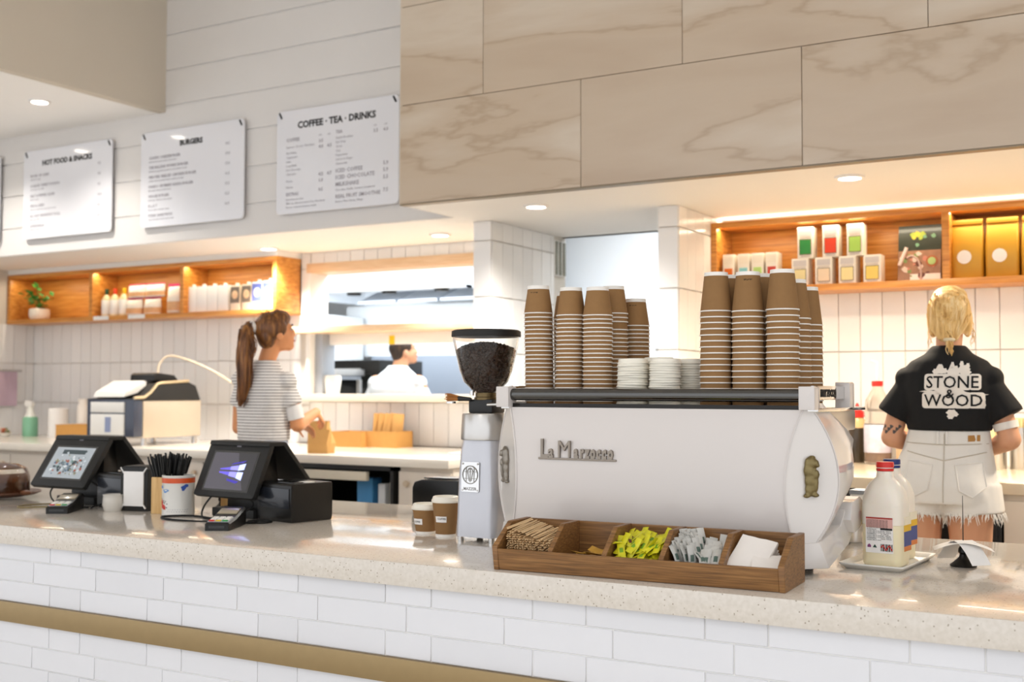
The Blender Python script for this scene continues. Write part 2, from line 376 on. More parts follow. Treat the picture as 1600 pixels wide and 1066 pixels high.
# pillars either side of the kitchen doorway
pl = struct('wall_pillar', MB().b2(-3.576, -3.464, 5.654, 6.56, 0, CEIL), GROUT)
tile_field(pl, -3.58, -3.46, 5.65, ROWS, pitch=.12)
tile_field(pl, 5.655, 6.40, -3.460, ROWS, 'x', pitch=.1165)
pr = struct('wall_pillar', MB().b2(-2.428, -2.324, 5.654, 6.56, 0, CEIL), GROUT)
tile_field(pr, -2.432, -2.318, 5.65, ROWS, pitch=.114)
tile_field(pr, 5.655, 6.38, -2.320, ROWS, 'x', pitch=.1165)
# ---- kitchen room behind
kw = struct('wall_kitchen', MB().b2(-9.0, -.6, 9.4, 9.5, 0, 3.0), pm('kitchen_white', 'eef1f5', .4, var=.02, scale=2))
struct('wall_kitchen_left', MB().b2(-9.0, -8.9, 6.56, 9.4, 0, 3.0), PAINT)
struct('wall_kitchen_right', MB().b2(-.7, -.6, 6.56, 9.4, 0, 3.0), PAINT)
struct('ceiling_kitchen', MB().b2(-9.0, -.6, 6.56, 9.5, 3.0, 3.05), PAINT)
ku = MB(); ku.b2(-9.0, -.6, 6.5, 6.56, CEIL, 3.05); struct('wall_kitchen_front', ku, PAINT)
# ---- pass-through: timber frame and sill
ps = thing('pass_frame', 'pale timber frame, middle shelf and sill of the kitchen pass-through opening', 'frame', (-4.5, YW, 1.25))
def ploc(x0, x1, y0, y1, z0, z1): return MB().b2(x0+4.5, x1+4.5, y0-YW, y1-YW, z0-1.25, z1-1.25)
ploc(-5.43, -3.585, 6.36, 6.56, 2.146, 2.212).obj('head_rail', BEAM, ps, bevel=.003)
ploc(-5.43, -5.395, 6.36, 6.56, 1.27, 2.146).obj('jamb', PAINT, ps, bevel=.003)
ploc(-5.50, -3.585, 6.26, 6.60, 1.716, 1.760).obj('middle_shelf', BEAM, ps, bevel=.003)
ploc(-5.50, -3.585, 6.22, 6.62, 1.240, 1.292).obj('sill', pm('pale_sill', 'e6d9c6', .3, var=.04), ps, bevel=.004)
ploc(-5.39, -3.585, 6.50, 6.555, 1.637, 1.716).obj('lower_rail', PAINT, ps, bevel=.002)
ploc(-5.395, -5.33, 6.42, 6.56, 1.292, 1.716).obj('steel_jamb', GREYM, ps, bevel=.002)
# ================================================================ COUNTER
wc = MB(); wc.b2(-8.3, 2.1, 2.7958, 2.86, -.13, .752); wc.b2(-8.3, 2.1, 2.86, 4.10, 0, .74)
cf = struct('wall_counter', wc, GROUTW)
k0 = -3.561
def frow(z0, z1, kind, zc):
    x = k0-.4965*4 if kind == 'mix' else -3.651-.331*5
    seq = (.163, .3335) if kind == 'mix' else (.331,)
    i = 0
    while x < .35:
        w = seq[i % len(seq)]
        if x+w > -4.6: tile(cf, x+w/2, 2.796+random.uniform(-.0006, .0006), (z0+z1)/2, w-.003, z1-z0-.003, 'y', TILEF)
        x += w; i += 1
frow(.694, .752, 'mix', 0); frow(.616, .694, 'long', 0); frow(.541, .616, 'mix', 0)
frow(.391, .469, 'mix', 0); frow(.313, .391, 'long', 0); frow(.235, .313, 'mix', 0); frow(.157, .235, 'long', 0)
MB().b2(-8.3, 2.1, 2.778, 2.802, .469, .541).obj('trim_5', BRASS, cf, bevel=.002)['kind'] = 'structure'
ctop = MB().b2(-8.35, 2.1, YF, YB, .752, CT).obj('worktop', QUARTZ, None, bevel=.004)
tag(ctop, 'long cream speckled stone worktop on the white tiled front counter', 'worktop')
# ================================================================ DOWNLIGHTS
DL = [(x, y, CEIL, 'round recessed downlight in the service ceiling, '+w) for (x, y, *_), w in zip(DOWN, (
    'above the tall cup stacks', 'above the tea shelf at right', 'beyond the right edge', 'in front of the kitchen pass', 'above the right end of the left oak shelf'))]
DL += [(-6.33, 4.82, 3.157, 'round downlight in the high white ceiling at upper left'), (-7.35, 4.84, 3.157, 'second downlight in the high left ceiling, near its end'),
       (-1.92, -.73, 4.2, 'round downlight in the tall middle ceiling')]
for x, y, z, lab in DL:
    t = thing('downlight', lab, 'light', (x, y, z), 0, 'recessed ceiling downlights')
    MB().lathe([(.052, -.012), (.066, -.010), (.068, 0), (.05, 0), (.048, -.010)], n=28).obj('bezel', PAINT, t)
    MB().lathe([(0, -.007), (.05, -.007), (.05, -.002), (0, -.002)], n=28).obj('diffuser', LAMPE, t)
# ================================================================ ESPRESSO MACHINE
MX, MY = -1.3855, 3.30
em = thing('espresso_machine', 'big white barrel-backed espresso machine with metal lettering and lion badges on the counter', 'coffee machine', (MX, MY, CT))
def by(z): return 3.098+.74*(z-1.055)**2            # barrel back, world y
TB, SB = math.cos(R(39)), math.sin(R(39))
def wing(t, z): return (.4585+t*TB, 3.13+t*SB)        # half-width x, world y
def t_in(z): return (by(z)-3.13)/SB
def t_out(z): return .104-1.95*(z-1.075)**2*(1 if z > 1.075 else 1.22)
NZ = 18; zs = [.905+(1.268-.905)*i/NZ for i in range(NZ+1)]
L = lambda x, y, z: (x, y-MY, z-CT)
# back panel (customer side)
p = MB(); n = len(zs)
outer = [[L(sx*(wing(t_in(z), z)[0]-.002), by(z), z) for sx in (-1, 1)] for z in zs]
inner = [[L(sx*(wing(t_in(z), z)[0]-.02), by(z)+.02, z) for sx in (-1, 1)] for z in zs]
vs = [v for r in outer for v in r]+[v for r in inner for v in r]
fs = [(2*i, 2*i+1, 2*i+3, 2*i+2) for i in range(n-1)]+[(2*n+2*i+1, 2*n+2*i, 2*n+2*i+2, 2*n+2*i+3) for i in range(n-1)]
fs += [(2*i, 2*i+2, 2*n+2*i+2, 2*n+2*i) for i in range(n-1)]+[(2*i+3, 2*i+1, 2*n+2*i+1, 2*n+2*i+3) for i in range(n-1)]
fs += [(1, 0, 2*n, 2*n+1), (2*n-2, 2*n-1, 4*n-1, 4*n-2)]
p.add(vs, fs); p.obj('back_panel', WHITEP, em)
# lens shaped corner wings with a raised rim, lion badge on each
for s in (-1, 1):
    w = MB(); rows = []
    for z in zs:
        a, b = t_in(z), t_out(z)
        row = []
        for t in (a, a+.004, a+(b-a)*.5, b-.004, b):
            x, y = wing(t, z); row.append(L(s*x, y-.0005, z))
        for t in (b, a):
            x, y = wing(t, z); row.append(L(s*(x-.01), y+.012, z))
        rows.append(row)
    w.loft(rows); w.obj('corner_wing', WHITEG, em)
    r_ = MB()
    for f_ in (t_in, t_out):
        r_.tube([L(s*wing(f_(z), z)[0], wing(f_(z), z)[1]-.001, z) for z in zs], .0028, 6)
    r_.obj('wing_rim', WHITEP, em)
    # lion badge: crouched, maned lion holding a shield, relief in metal
    zc = 1.088; x, y = wing((t_in(zc)+t_out(zc))/2-.004*s, zc)
    nx, ny = s*SB, -TB                                   # outward normal of the wing
    T = Matrix.Translation(L(s*x, y, zc)) @ Matrix(((s*TB, 0, s*SB, 0), (SB, 0, -TB, 0), (0, 1, 0, 0), (0, 0, 0, 1)))
    q = MB(); E_ = lambda c, r: q.lathe([(math.sin(math.pi*j/8), -math.cos(math.pi*j/8)) for j in range(9)], n=12, M=T @ Matrix.Translation(c) @ Matrix.Diagonal((*r, 1)))
    E_((-.002, .036, .006), (.018, .020, .012)); E_((.009, .036, .012), (.010, .012, .010)); E_((.014, .030, .016), (.006, .005, .006))
    E_((-.006, .016, .006), (.017, .024, .011)); E_((-.004, -.010, .006), (.016, .026, .010)); E_((-.006, -.034, .006), (.013, .022, .009))
    E_((.010, -.016, .010), (.008, .030, .008)); E_((-.014, -.052, .006), (.010, .006, .008)); E_((.010, -.050, .008), (.011, .006, .009))
    E_((.010, .006, .014), (.010, .014, .006)); E_((-.010, .044, .008), (.009, .008, .007)); E_((.002, .052, .006), (.010, .006, .007))
    remeshed('lion_badge', q, pm('aged_bronze' if s > 0 else 'aged_nickel', '7d6f4c' if s > 0 else '8d867c', .35, .9, .2, 60), .003, 2, em)
# side bodies behind the wings
for s in (-1, 1):
    prof = [(3.245, 1.288), (3.30, 1.263), (3.346, 1.238), (3.395, 1.212), (3.431, 1.181), (3.424, 1.168), (3.386, 1.155), (3.375, 1.12), (3.369, 1.085), (3.345, 1.06), (3.31, 1.038), (3.254, 1.008)]
    rows = []
    N = 14
    def fr(z):
        for (y0, z0), (y1, z1) in zip(prof, prof[1:]):
            if z1 <= z <= z0: return y0+(y1-y0)*(z0-z)/max(z0-z1, 1e-6)
        return prof[0][0] if z > 1.288 else 3.254-(1.008-z)*1.05
    for i in range(N+1):
        z = .915+(1.286-.915)*i/N; zc = min(z, 1.268); t = t_out(zc); x, y0 = wing(t, zc); y1 = max(fr(z), y0+.012)
        rows.append([L(s*x, y0, z), L(s*(x+.004), (y0+y1)/2, z), L(s*(x-.002), y1, z), L(s*(x-.03), y1, z), L(s*(x-.03), y0+.01, z)])
    MB().loft(rows).obj('side_panel', WHITEG, em)
# core, deck and front
c = MB(); c.prism([(3.14, .93), (3.14, 1.262), (3.25, 1.268), (3.34, 1.22), (3.37, 1.16), (3.33, 1.10), (3.29, 1.03), (3.22, .95)], 'x', -.46, .46)
MB().add([L(v[0], v[1], v[2]) for v in c.v], c.f).obj('body_core', STEEL, em)
MB().b2(-.50, .50, 3.14-MY, 3.66-MY, 1.262-CT, 1.272-CT).obj('cup_deck', CHROME, em, bevel=.003)
MB().b2(-.46, .46, 3.136-MY, 3.150-MY, 1.266-CT, 1.280-CT).obj('rail_gap_shade', pm('dark_gap_shade', '2a2826', .15, .6), em, bevel=.001)  # dark strip stands in for the shade in the gap under the rail
bb = MB(); bb.b2(-.47, .47, 3.36-MY, 3.66-MY, 1.20-CT, 1.262-CT); bb.obj('group_housing', STEEL, em, bevel=.008)
for x in (-.30, 0, .30):
    g = MB(); g.lathe([(.0, -.05), (.034, -.05), (.036, 0), (.03, .02)], (x, 3.53-MY, 1.19-CT), 24).obj('group_head', CHROME, em)
    MB().cone((x, 3.57-MY, 1.155-CT), .012, (x, 3.72-MY, 1.145-CT), .015, 12).obj('portafilter_handle', BLACK, em)
# white faceted base with drip ends
for s in (-1, 1):
    def q_(pts): return [L(s*x, y, z) for x, y, z in pts]
    e = MB(); prof = [(.838, .517, 3.177), (.872, .513, 3.174), (.908, .497, 3.162)]
    # plan outline: inner, wing corner, outer corner, back; bottom rises towards the barista side
    A0, A1, A2 = (.44, 3.122), (.452, 3.124), (.520, 3.180)
    vs = q_([(.44, 3.122, .838), (.452, 3.124, .838), (.520, 3.164, .841), (.523, 3.356, .886), (.524, 3.462, .958), (.44, 3.462, .958), (.44, 3.164, .841),
             (.44, 3.122, .906), (.448, 3.120, .908), (.497, 3.152, .910), (.516, 3.296, .943), (.523, 3.325, .988), (.524, 3.472, .985), (.44, 3.472, .985), (.44, 3.325, .988), (.44, 3.296, .943)])
    fs = [(0, 1, 8, 7), (1, 2, 9, 8), (2, 3, 10, 9), (3, 4, 12, 11, 10), (4, 5, 13, 12), (0, 6, 2, 1), (6, 3, 2), (6, 5, 4, 3), (7, 8, 9), (7, 9, 10, 15), (15, 10, 11, 14), (14, 11, 12, 13), (0, 7, 15, 6), (6, 15, 14, 13, 5)]
    e.add(vs, fs).obj('base_end', WHITEG, em, bevel=.002, seg=1)
    MB().prism([(3.315-MY, .958-CT), (3.36-MY, .918-CT), (3.455-MY, .935-CT), (3.475-MY, .992-CT), (3.42-MY, 1.016-CT), (3.33-MY, 1.006-CT)], 'x', s*.45, s*.540).obj('steam_block', WHITEG, em, bevel=.003)
MB().b2(-.445, .445, 3.125-MY, 3.19-MY, .842-CT, .908-CT).obj('base_rail', WHITEP, em, bevel=.004)
MB().b2(-.44, .44, 3.19-MY, 3.36-MY, .87-CT, .905-CT).obj('drip_tray', STEEL, em, bevel=.004)
for x in (-.43, .43):
    for y in (3.17, 3.26):
        MB().lathe([(0, 0), (.018, 0), (.018, .05), (0, .05)], (x, y-MY, 0), 16).obj('foot', RUBBER, em)
# rail posts, rails
for s in (-1, 1):
    for yy, big in ((3.13, 1), (3.50, 0)):
        x = .477
        q = MB(); w2 = .022; zt = 1.332 if big else 1.346; zb = 1.268
        q.prism([(-w2, zb-CT), (w2, zb-CT), (w2, zt-CT-.004), (w2-.004, zt-CT), (-w2, zt-CT)], 'y', -.022, .03)
        q.obj('rail_post', WHITEP, em, (s*x, yy-MY, 0), bevel=.003)
MB().tube([(-.46, 3.138-MY, 1.307-CT), (.46, 3.138-MY, 1.307-CT)], .0185, 24).obj('front_rail', pm('dark_chrome', '5f5e5c', .06, 1, .03, 8), em)
MB().tube([(-.46, 3.505-MY, 1.303-CT), (.46, 3.505-MY, 1.303-CT)], .010, 16).obj('rear_rail', CHROME, em)
for s in (-1, 1):
    sr = MB(); sr.b2(s*.474, s*.484, 3.16-MY, 3.48-MY, 1.296-CT, 1.334-CT); sr.obj('side_rail', CHROME, em, bevel=.002)
    m_ = text_mesh('rail_lettering', 'la marzocco', .043, PRINT, FX(.4845, 3.18-MY, 1.304-CT) if s > 0 else Matrix.Translation((-.4845, 3.40-MY, 1.300-CT)) @ Matrix.Rotation(R(-90), 4, 'Z') @ Matrix.Rotation(R(90), 4, 'X'), .0006, .001, sx=.95)
    link('rail_lettering', m_, em)
# raised lettering on the back panel
MET = pm('brushed_nickel_letters', '8f857a', .35, .85, .1, 60)
zb = 1.119; yl = by(1.14)-.004
def LM(x, z): return Matrix.Translation(L(x-MX, yl, z)) @ Matrix.Rotation(R(90), 4, 'X')
for s_, x, sz, b in (('L', -1.722, .078, .0016), ('a', -1.693, .052, .0018), ('M', -1.664, .074, .0)):
    link('raised_letter', text_mesh('raised_letter', s_, sz, MET, LM(x, zb), .004, b, sx=.74 if s_ != 'M' else .86), em)
xs = -1.606
for ch, wd in zip('arzocco', (.0205, .0175, .0165, .0205, .0185, .0185, .02)):
    link('raised_letter', text_mesh('raised_letter', ch, .053, MET, LM(xs, zb), .004, .0028, sx=.56), em); xs += wd
MB().b2(-1.727-MX, -1.468-MX, yl-.004-MY, yl+.006-MY, zb-.007-CT, zb-.001-CT).obj('lettering_bar', MET, em, bevel=.001)

# ================================================================ CUPS
def cup_mesh(h, rb, rt_):
    m = MB(); t = .0011
    # upside down: rim at z=0, base at top; outside, base recess, inside
    m.lathe([(rt_, .004), (rb+.0012, h-.011)], n=24, mi=0)
    m.lathe([(rb+.0012, h-.011), (rb+.0006, h), (rb-.002, h), (rb-.0025, h-.008), (0, h-.008)], n=24, mi=1)
    m.lathe([(rb-.002, h-.010), (rt_-t, .004)], n=24, mi=1)
    return m.mesh('paper_cup', [KRAFT, RIMW], fix=False)
def rim_mesh(r):
    m = MB(); a = .0021
    pr = [(r+a*math.cos(R(k*60)), .0023+a*math.sin(R(k*60))) for k in range(7)]
    m.lathe(pr, n=28); return m.mesh('rolled_rim', RIMW)
ORD = ['topmost', 'second', 'third', 'fourth', 'fifth', 'sixth', 'seventh', 'eighth', 'ninth', 'tenth', 'eleventh', 'twelfth', 'thirteenth', 'fourteenth', 'fifteenth', 'sixteenth', 'seventeenth', 'eighteenth', 'nineteenth', 'twentieth', 'twenty-first', 'twenty-second', 'twenty-third']
DECK = 1.272
sm_c, sm_r = cup_mesh(.090, .0335, .0455), rim_mesh(.0455)
lg_c, lg_r = cup_mesh(.116, .0335, .0460), rim_mesh(.0460)
def stack(x, y, n, kind, where, jit=.0012, gap=None):
    cm_, rm_, st_, h = (sm_c, sm_r, .0132, .090) if kind == 'small' else (lg_c, lg_r, .0172, .116)
    z = DECK; lx, ly = random.uniform(-jit, jit), random.uniform(-jit, jit)
    for i in range(n):
        k = n-1-i
        o = link('paper_cup', cm_, None, (x+lx*i/4+random.uniform(-.0007, .0007), y+ly*i/4, z), random.uniform(0, 6.28))
        tag(o, f'{kind} brown paper cup, {ORD[k]} from top of {where}' if k else f'{kind} brown paper cup topping {where}', 'cup', f'{kind} paper cups stacked on the coffee machine')
        link('rolled_rim', rm_, o)
        z += st_ + (gap[1] if gap and i == gap[0] else random.uniform(-.0006, .0006))
    return x+lx*n/4, y+ly*n/4, z
PRI = []
for x, y, n, w, jit, gap in [(-1.810, 3.255, 23, 'leftmost front stack', .001, None), (-1.700, 3.25, 22, 'second front stack from left', .0012, None), (-1.600, 3.245, 22, 'third front stack', .001, None),
        (-1.770, 3.375, 22, 'back stack between first two', .0008, None), (-1.662, 3.375, 23, 'back stack behind the third', .0008, None),
        (-1.597, 3.352, 22, 'tall stack behind the lids', .0008, (18, .012)), (-1.566, 3.455, 20, 'short stack at right behind lids', .0008, None)]:
    PRI.append(('s',)+stack(x, y, n, 'small', 'the '+w, jit, gap))
for r_, yy in enumerate((3.235, 3.34, 3.445)):
    for c_, xx in enumerate((-1.212, -1.113, -1.012)):
        w = 'the %s stack, %s row of tall cups' % (('left', 'middle', 'right')[c_], ('front', 'second', 'back')[r_])
        PRI.append(('l',)+stack(xx+(0, .004, .008)[r_], yy, 17-(r_ > 0 and c_ == 2)-(r_ == 2), 'large', w, .0006))
# small printed mark near the base of a few top cups (upside down)
def cup_print(x, y, z, kind, az):
    h, rb, rt_, st_ = (.090, .0335, .0455, .0132) if kind == 's' else (.116, .0335, .046, .0172)
    z0 = z-st_; me = text_mesh('printed_mark', 'BioPak', .009, PRINT, Matrix.Identity(4), .0002, .0002, 'CENTER')
    r_ = rb+(rt_-rb)*.17+.0007
    for v in me.vertices:
        a = az+v.co.x/r_*-1; v.co = (x+r_*math.sin(a)*1, y-r_*math.cos(a), z0+h-.022-v.co.y)
    return me
cupsby = [o for o in COL.objects if o.name.startswith('paper_cup')]
def attach_print(x, y, z, kind, az):
    top = min(cupsby, key=lambda o: (o.location-Vector((x, y, z-(.0132 if kind == 's' else .0172)))).length)
    me = cup_print(x, y, z, kind, az); o = link('printed_mark', me); o.parent = top
    o.matrix_parent_inverse = (Matrix.Translation(top.location) @ Matrix.Rotation(top.rotation_euler.z, 4, 'Z')).inverted()
for i, az in ((0, .1), (1, -.9), (3, .3), (6, .2), (8, .35)):
    k, x, y, z = PRI[i]; attach_print(x, y, z, k, az)
# lids, dome side up, nested
lm = MB(); lm.lathe([(.0462, 0), (.0475, .0015), (.0472, .004), (.0445, .006), (.0442, .0135), (.0425, .0155), (.040, .0155), (.039, .0125), (0, .0125)], n=28)
lid_me = lm.mesh('cup_lid', LIDP)
for x, y, n, w in [(-1.480, 3.235, 19, 'left front lid stack'), (-1.374, 3.235, 19, 'right front lid stack'), (-1.440, 3.335, 20, 'lid stack behind the front two'), (-1.330, 3.335, 19, 'lid stack beside tall cups'), (-1.385, 3.43, 18, 'rearmost lid stack')]:
    z = DECK
    for i in range(n):
        k = n-1-i
        o = link('cup_lid', lid_me, None, (x+random.uniform(-.0018, .0018)+(.00025*i), y+random.uniform(-.001, .001), z), random.uniform(0, 6))
        o.rotation_euler.x = random.uniform(-.03, .03); o.rotation_euler.y = random.uniform(-.02, .03)
        tag(o, f'cream plastic lid, {ORD[k]} in the {w}' if k else f'cream plastic cup lid on top of the {w}', 'lid', 'cream cup lids stacked on the coffee machine'); z += .0071

# ================================================================ GRINDER
GX, GY = -2.055, 3.325
gr = thing('coffee_grinder', 'silver coffee grinder with clear bean hopper beside the espresso machine', 'coffee grinder', (GX, GY, CT))
rows = []
for z, w, r_ in ((.018, .156, .03), (.05, .155, .03), (.20, .148, .032), (.30, .140, .036), (.335, .136, .045)):
    rows.append([(x, y, z) for x, y in rrect(w, w, r_, 6)])
MB().loft(rows).obj('body', SILVER, gr)
MB().lathe([(0, .336), (.083, .336), (.084, .34), (.080, .418), (.077, .423), (.05, .425), (0, .425)], n=48).obj('steel_collar', STEEL, gr)
for x in (-.06, .06):
    for y in (-.06, .06):
        MB().lathe([(0, 0), (.010, 0), (.011, .019), (0, .019)], (x, y, 0), 14).obj('foot', CHROME if y < 0 else RUBBER, gr)
MB().box((0.0, 0.005, .447), (.092, .085, .046)).obj('grind_chamber', BLACK, gr, bevel=.006)
MB().lathe([(0, .468), (.040, .468), (.040, .476), (.036, .478), (.036, .492), (0, .492)], n=28).obj('neck_ring', pm('brass_dark', '6b5a3c', .3, .8), gr)
MB().tube([(.035, -.045, .452), (.09, -.055, .455)], .006, 10).obj('adjust_lever', CHROME, gr)
MB().tube([(-.036, -.03, .482), (-.036, -.03, .498)], .007, 12).obj('hopper_screw', CHROME, gr)
HZ = [(.034, .480), (.036, .490), (.074, .528), (.089, .566), (.112, .665), (.1125, .680)]
hp = [(r_, z) for r_, z in HZ]+[(r_-.0022, z) for r_, z in HZ[::-1]]
MB().lathe(hp+[hp[0]], n=56).obj('hopper', GLASSM, gr)
MB().lathe([(0, .678), (.116, .678), (.117, .682), (.116, .697), (.108, .701), (0, .702)], n=56).obj('hopper_lid', BLACKM, gr)
# front plate with round emblem
pt = MB(); pt.prism(rrect(.068, .098, .005), 'z', 0, .002, M=FY(-.012, -.0765, .215) @ Matrix.Rotation(R(-1.6), 4, 'X'))
pt.obj('badge_plate', CHROME, gr)
em_ = MB(); em_.tube([(-.012+.029*math.cos(R(a)), -.0795, .222+.029*math.sin(R(a))) for a in range(0, 361, 15)], .0016, 6)
for dx in (-.015, 0, .015): em_.box((-.012+dx, -.0795, .222), (.0018, .002, .048))
for dz in (-.012, .010): em_.box((-.012, -.0795, .222+dz), (.050, .002, .0018))
for sx in (-1, 1):
    em_.tube([(-.012+sx*.004, -.0795, .222-.02), (-.012+sx*.010, -.0795, .222+.012), (-.012+sx*.004, -.0795, .222+.022)], .0014, 5)
em_.obj('round_emblem', pm('engraved_metal', '9b9893', .35, .9), gr)
text('plate_lettering', 'MAZZER', .013, pm('engraved_letters', '7f7b76', .4, .7), FY(-.012, -.0795, .172), gr, ext=.0004, bold=.0003, align='CENTER')
sc_ = MB()
for dx in (-.029, .029):
    for dz in (-.043, .043): sc_.ell((-.012+dx, -.0795, .215+dz), (.003, .0015, .003), 10, 6)
sc_.obj('plate_screws', STEEL, gr); bpy.data.objects['plate_screws']['kind'] = 'stuff'
# coffee beans: beans against the glass and over the heap
bm_ = MB().ell((0, 0, 0), (.0046, .0068, .0036), 7, 5); bv, bf = bm_.v, bm_.f
beans = MB()
def hop_r(z):
    for (r0, z0), (r1, z1) in zip(HZ, HZ[1:]):
        if z0 <= z <= z1: return r0+(r1-r0)*(z-z0)/(z1-z0)
    return .1
rows = [(0.0, .484)]+[(hop_r(z)-.008, z) for z in (.49, .51, .528, .55, .575, .60, .62)]+[(.085, .636), (.06, .650), (.03, .655), (0, .656)]
beans.lathe(rows, n=32)
for i in range(2000):
    if i < 1350:
        z = random.uniform(.50, .632)**1; a = random.uniform(0, 6.283); r_ = hop_r(z)-.0068
        c_ = (r_*math.cos(a), r_*math.sin(a), z)
    else:
        r_ = .094*math.sqrt(random.random()); a = random.uniform(0, 6.283); c_ = (r_*math.cos(a), r_*math.sin(a), .657-2.6*r_*r_+random.uniform(-.002, .003))
    M = Matrix.Translation(c_) @ Matrix.Rotation(random.uniform(0, 6.28), 4, Vector((random.uniform(-1, 1), random.uniform(-1, 1), random.uniform(-1, 1))).normalized())
    beans.add(bv, bf, 0, M)
bo = beans.obj('coffee_beans', pm('roasted_bean', '3a2317', .28, var=.4, scale=180), None, (GX, GY, CT), fix=False, sharp=60)
tag(bo, 'dark roasted coffee beans heaped inside the clear grinder hopper', 'coffee beans', kind='stuff')
# brush lying on the grinder
br = thing('cleaning_brush', 'small brush with tan bristles lying beside the grinder neck', 'brush', (GX-.045, GY-.045, CT+.468), R(12))
MB().cone((0.01, 0, .002), .006, (-.03, 0, .004), .009, 12).obj('ferrule', BLACK, br)
b_ = MB()
for i in range(60):
    a = random.uniform(0, 6.28); q = random.random()**.5
    b_.tube([(-.025, .007*q*math.cos(a), .004+.007*q*math.sin(a)), (-.07+random.uniform(-.008, .004), .017*q*math.cos(a), .008+.014*q*math.sin(a))], .0016, 4)
bo = b_.obj('bristles', pm('tan_bristle', 'a5682c', .7, var=.2, scale=60), br); bo['kind'] = 'stuff'
MB().lathe([(0, 0), (.017, 0), (.017, .006), (0, .006)], (-.058, 0, -.012), 16).obj('brush_rest', CHROME, br)

# ================================================================ CONDIMENT BOX
bx = thing('condiment_box', 'long brown wooden condiment box with five compartments in front of the machine', 'box', (-1.295, 2.81, CT), math.atan2(.042, .817))
BW, BD, BH = .818, .215, .128
side = [(.012, 0), (0, .066), (.095, BH), (BD, BH), (BD, 0)]
for sx in (-1, 1):
    MB().prism(side, 'x', sx*(BW/2-.016), sx*BW/2).obj('end_board', WOODB, bx, bevel=.0015, seg=1)
fl = [(.014, .002), (.002, .060), (.014, .060), (.026, .002)]
MB().prism(fl, 'x', -BW/2+.016, BW/2-.016).obj('front_board', WOODB, bx, bevel=.001, seg=1)
MB().b2(-BW/2+.016, BW/2-.016, BD-.014, BD, 0, BH-.002).obj('back_board', WOODB, bx, bevel=.001, seg=1)
MB().b2(-BW/2+.016, BW/2-.016, .02, BD-.014, 0, .010).obj('bottom_board', WOODB, bx)
DIV = [-.2385, -.0785, .082, .2435]; PX = [-BW/2+.016]+DIV+[BW/2-.016]
for d in DIV:
    MB().prism([(.03, .01), (.016, .062), (.100, BH), (BD-.014, BH), (BD-.014, .01)], 'x', d-.007, d+.007).obj('divider', WOODB, bx, bevel=.001, seg=1)
bxm = Matrix.Translation((-1.295, 2.81, CT)) @ Matrix.Rotation(math.atan2(.042, .817), 4, 'Z')
def inbox(o, p, rot):
    o.matrix_world = bxm @ Matrix.Translation(p) @ rot; return o
# wooden stirrers in the left compartment, ends towards the front
STK = pm('birch_stick', 'd8b688', .6, var=.12, scale=30, rnd=.15)
sm_ = MB(); sm_.box((0, 0, 0), (.0058, .135, .0018)); stick = sm_.mesh('wooden_stirrer', STK, bevel=.0004, seg=1)
px0, px1 = PX[0]+.008, PX[1]-.012
i = 0
for row in range(17):
    z = .014+row*.0062
    for c_ in range(17):
        x = px0+(px1-px0)*(c_+.5)/17+random.uniform(-.002, .002)
        u = (x-px0)/(px1-px0)
        if z > .104-.030*u+.003*math.sin(u*9): continue
        rot = Matrix.Rotation(R(5), 4, 'X') @ Matrix.Rotation(random.uniform(-.02, .02), 4, 'Z') @ Matrix.Rotation(random.choice([0, .3, -.5, .9, 1.3, -1.0, random.uniform(-1.5, 1.5)]), 4, 'Y')
        o = link('wooden_stirrer', stick)
        inbox(o, (x, .108+random.uniform(-.004, .004), z+.008), rot)
        tag(o, 'thin wooden coffee stirrer bundled in the left compartment of the condiment box', 'stirrer', 'wooden stirrers bundled in the condiment box')
for k in range(22):
    o = link('wooden_stirrer', stick); u = k/21; x = px0+.004+(px1-px0-.012)*u
    inbox(o, (x, .112+random.uniform(-.006, .006), .119-.030*u+random.uniform(0, .003)), Matrix.Rotation(R(6), 4, 'X') @ Matrix.Rotation(random.uniform(-.10, .06), 4, 'Z') @ Matrix.Rotation(random.uniform(-.25, .25), 4, 'Y'))
    tag(o, 'thin wooden coffee stirrer lying loose on top of the stirrer bundle', 'stirrer', 'loose stirrers on top of the bundle')
# brown sugar sachets, second compartment
def sachet_mesh(nm, w, l, t, mats, seed):
    rr = random.Random(seed); nx, ny = 4, 7; top = []; bot = []
    for j in range(ny+1):
        for i_ in range(nx+1):
            u, v = i_/nx, j/ny; b = min(1, 4*min(v, 1-v))*math.sin(math.pi*u) if 0 < j < ny else 0
            wob = rr.uniform(-.0006, .0006)+.002*math.sin(v*5+seed); top.append((w*(u-.5), l*(v-.5), t*b+wob)); bot.append((w*(u-.5), l*(v-.5), -t*b*.7+wob-.0003))
    n_ = len(top); m = MB(); fs = []; ms = []
    for j in range(ny):
        for i_ in range(nx):
            a = j*(nx+1)+i_; q = (a, a+1, a+nx+2, a+nx+1); fs.append(q); ms.append(1 if (j in (2, 3) and 0 < i_ < 3 and len(mats) > 1) or (j == 5 and i_ < 2 and len(mats) > 2) else 0)
            fs.append(tuple(n_+k for k in q[::-1])); ms.append(0)
    for j in range(ny):
        for a, b in ((j*(nx+1), (j+1)*(nx+1)), ((j+1)*(nx+1)+nx, j*(nx+1)+nx)): fs.append((a, b, n_+b, n_+a)); ms.append(0)
    for i_ in range(nx):
        fs.append((i_+1, i_, n_+i_, n_+i_+1)); ms.append(0); a = ny*(nx+1)+i_; fs.append((a, a+1, n_+a+1, n_+a)); ms.append(0)
    m.v = top+bot; m.f = fs; m.m = ms
    return m.mesh(nm, mats, fix=False)
YEL = pm('lime_yellow_print', 'd3cc1e', .4, var=.15, scale=50, rnd=.1); YGR = pm('green_print', '6f9a22', .5, var=.2, scale=60)
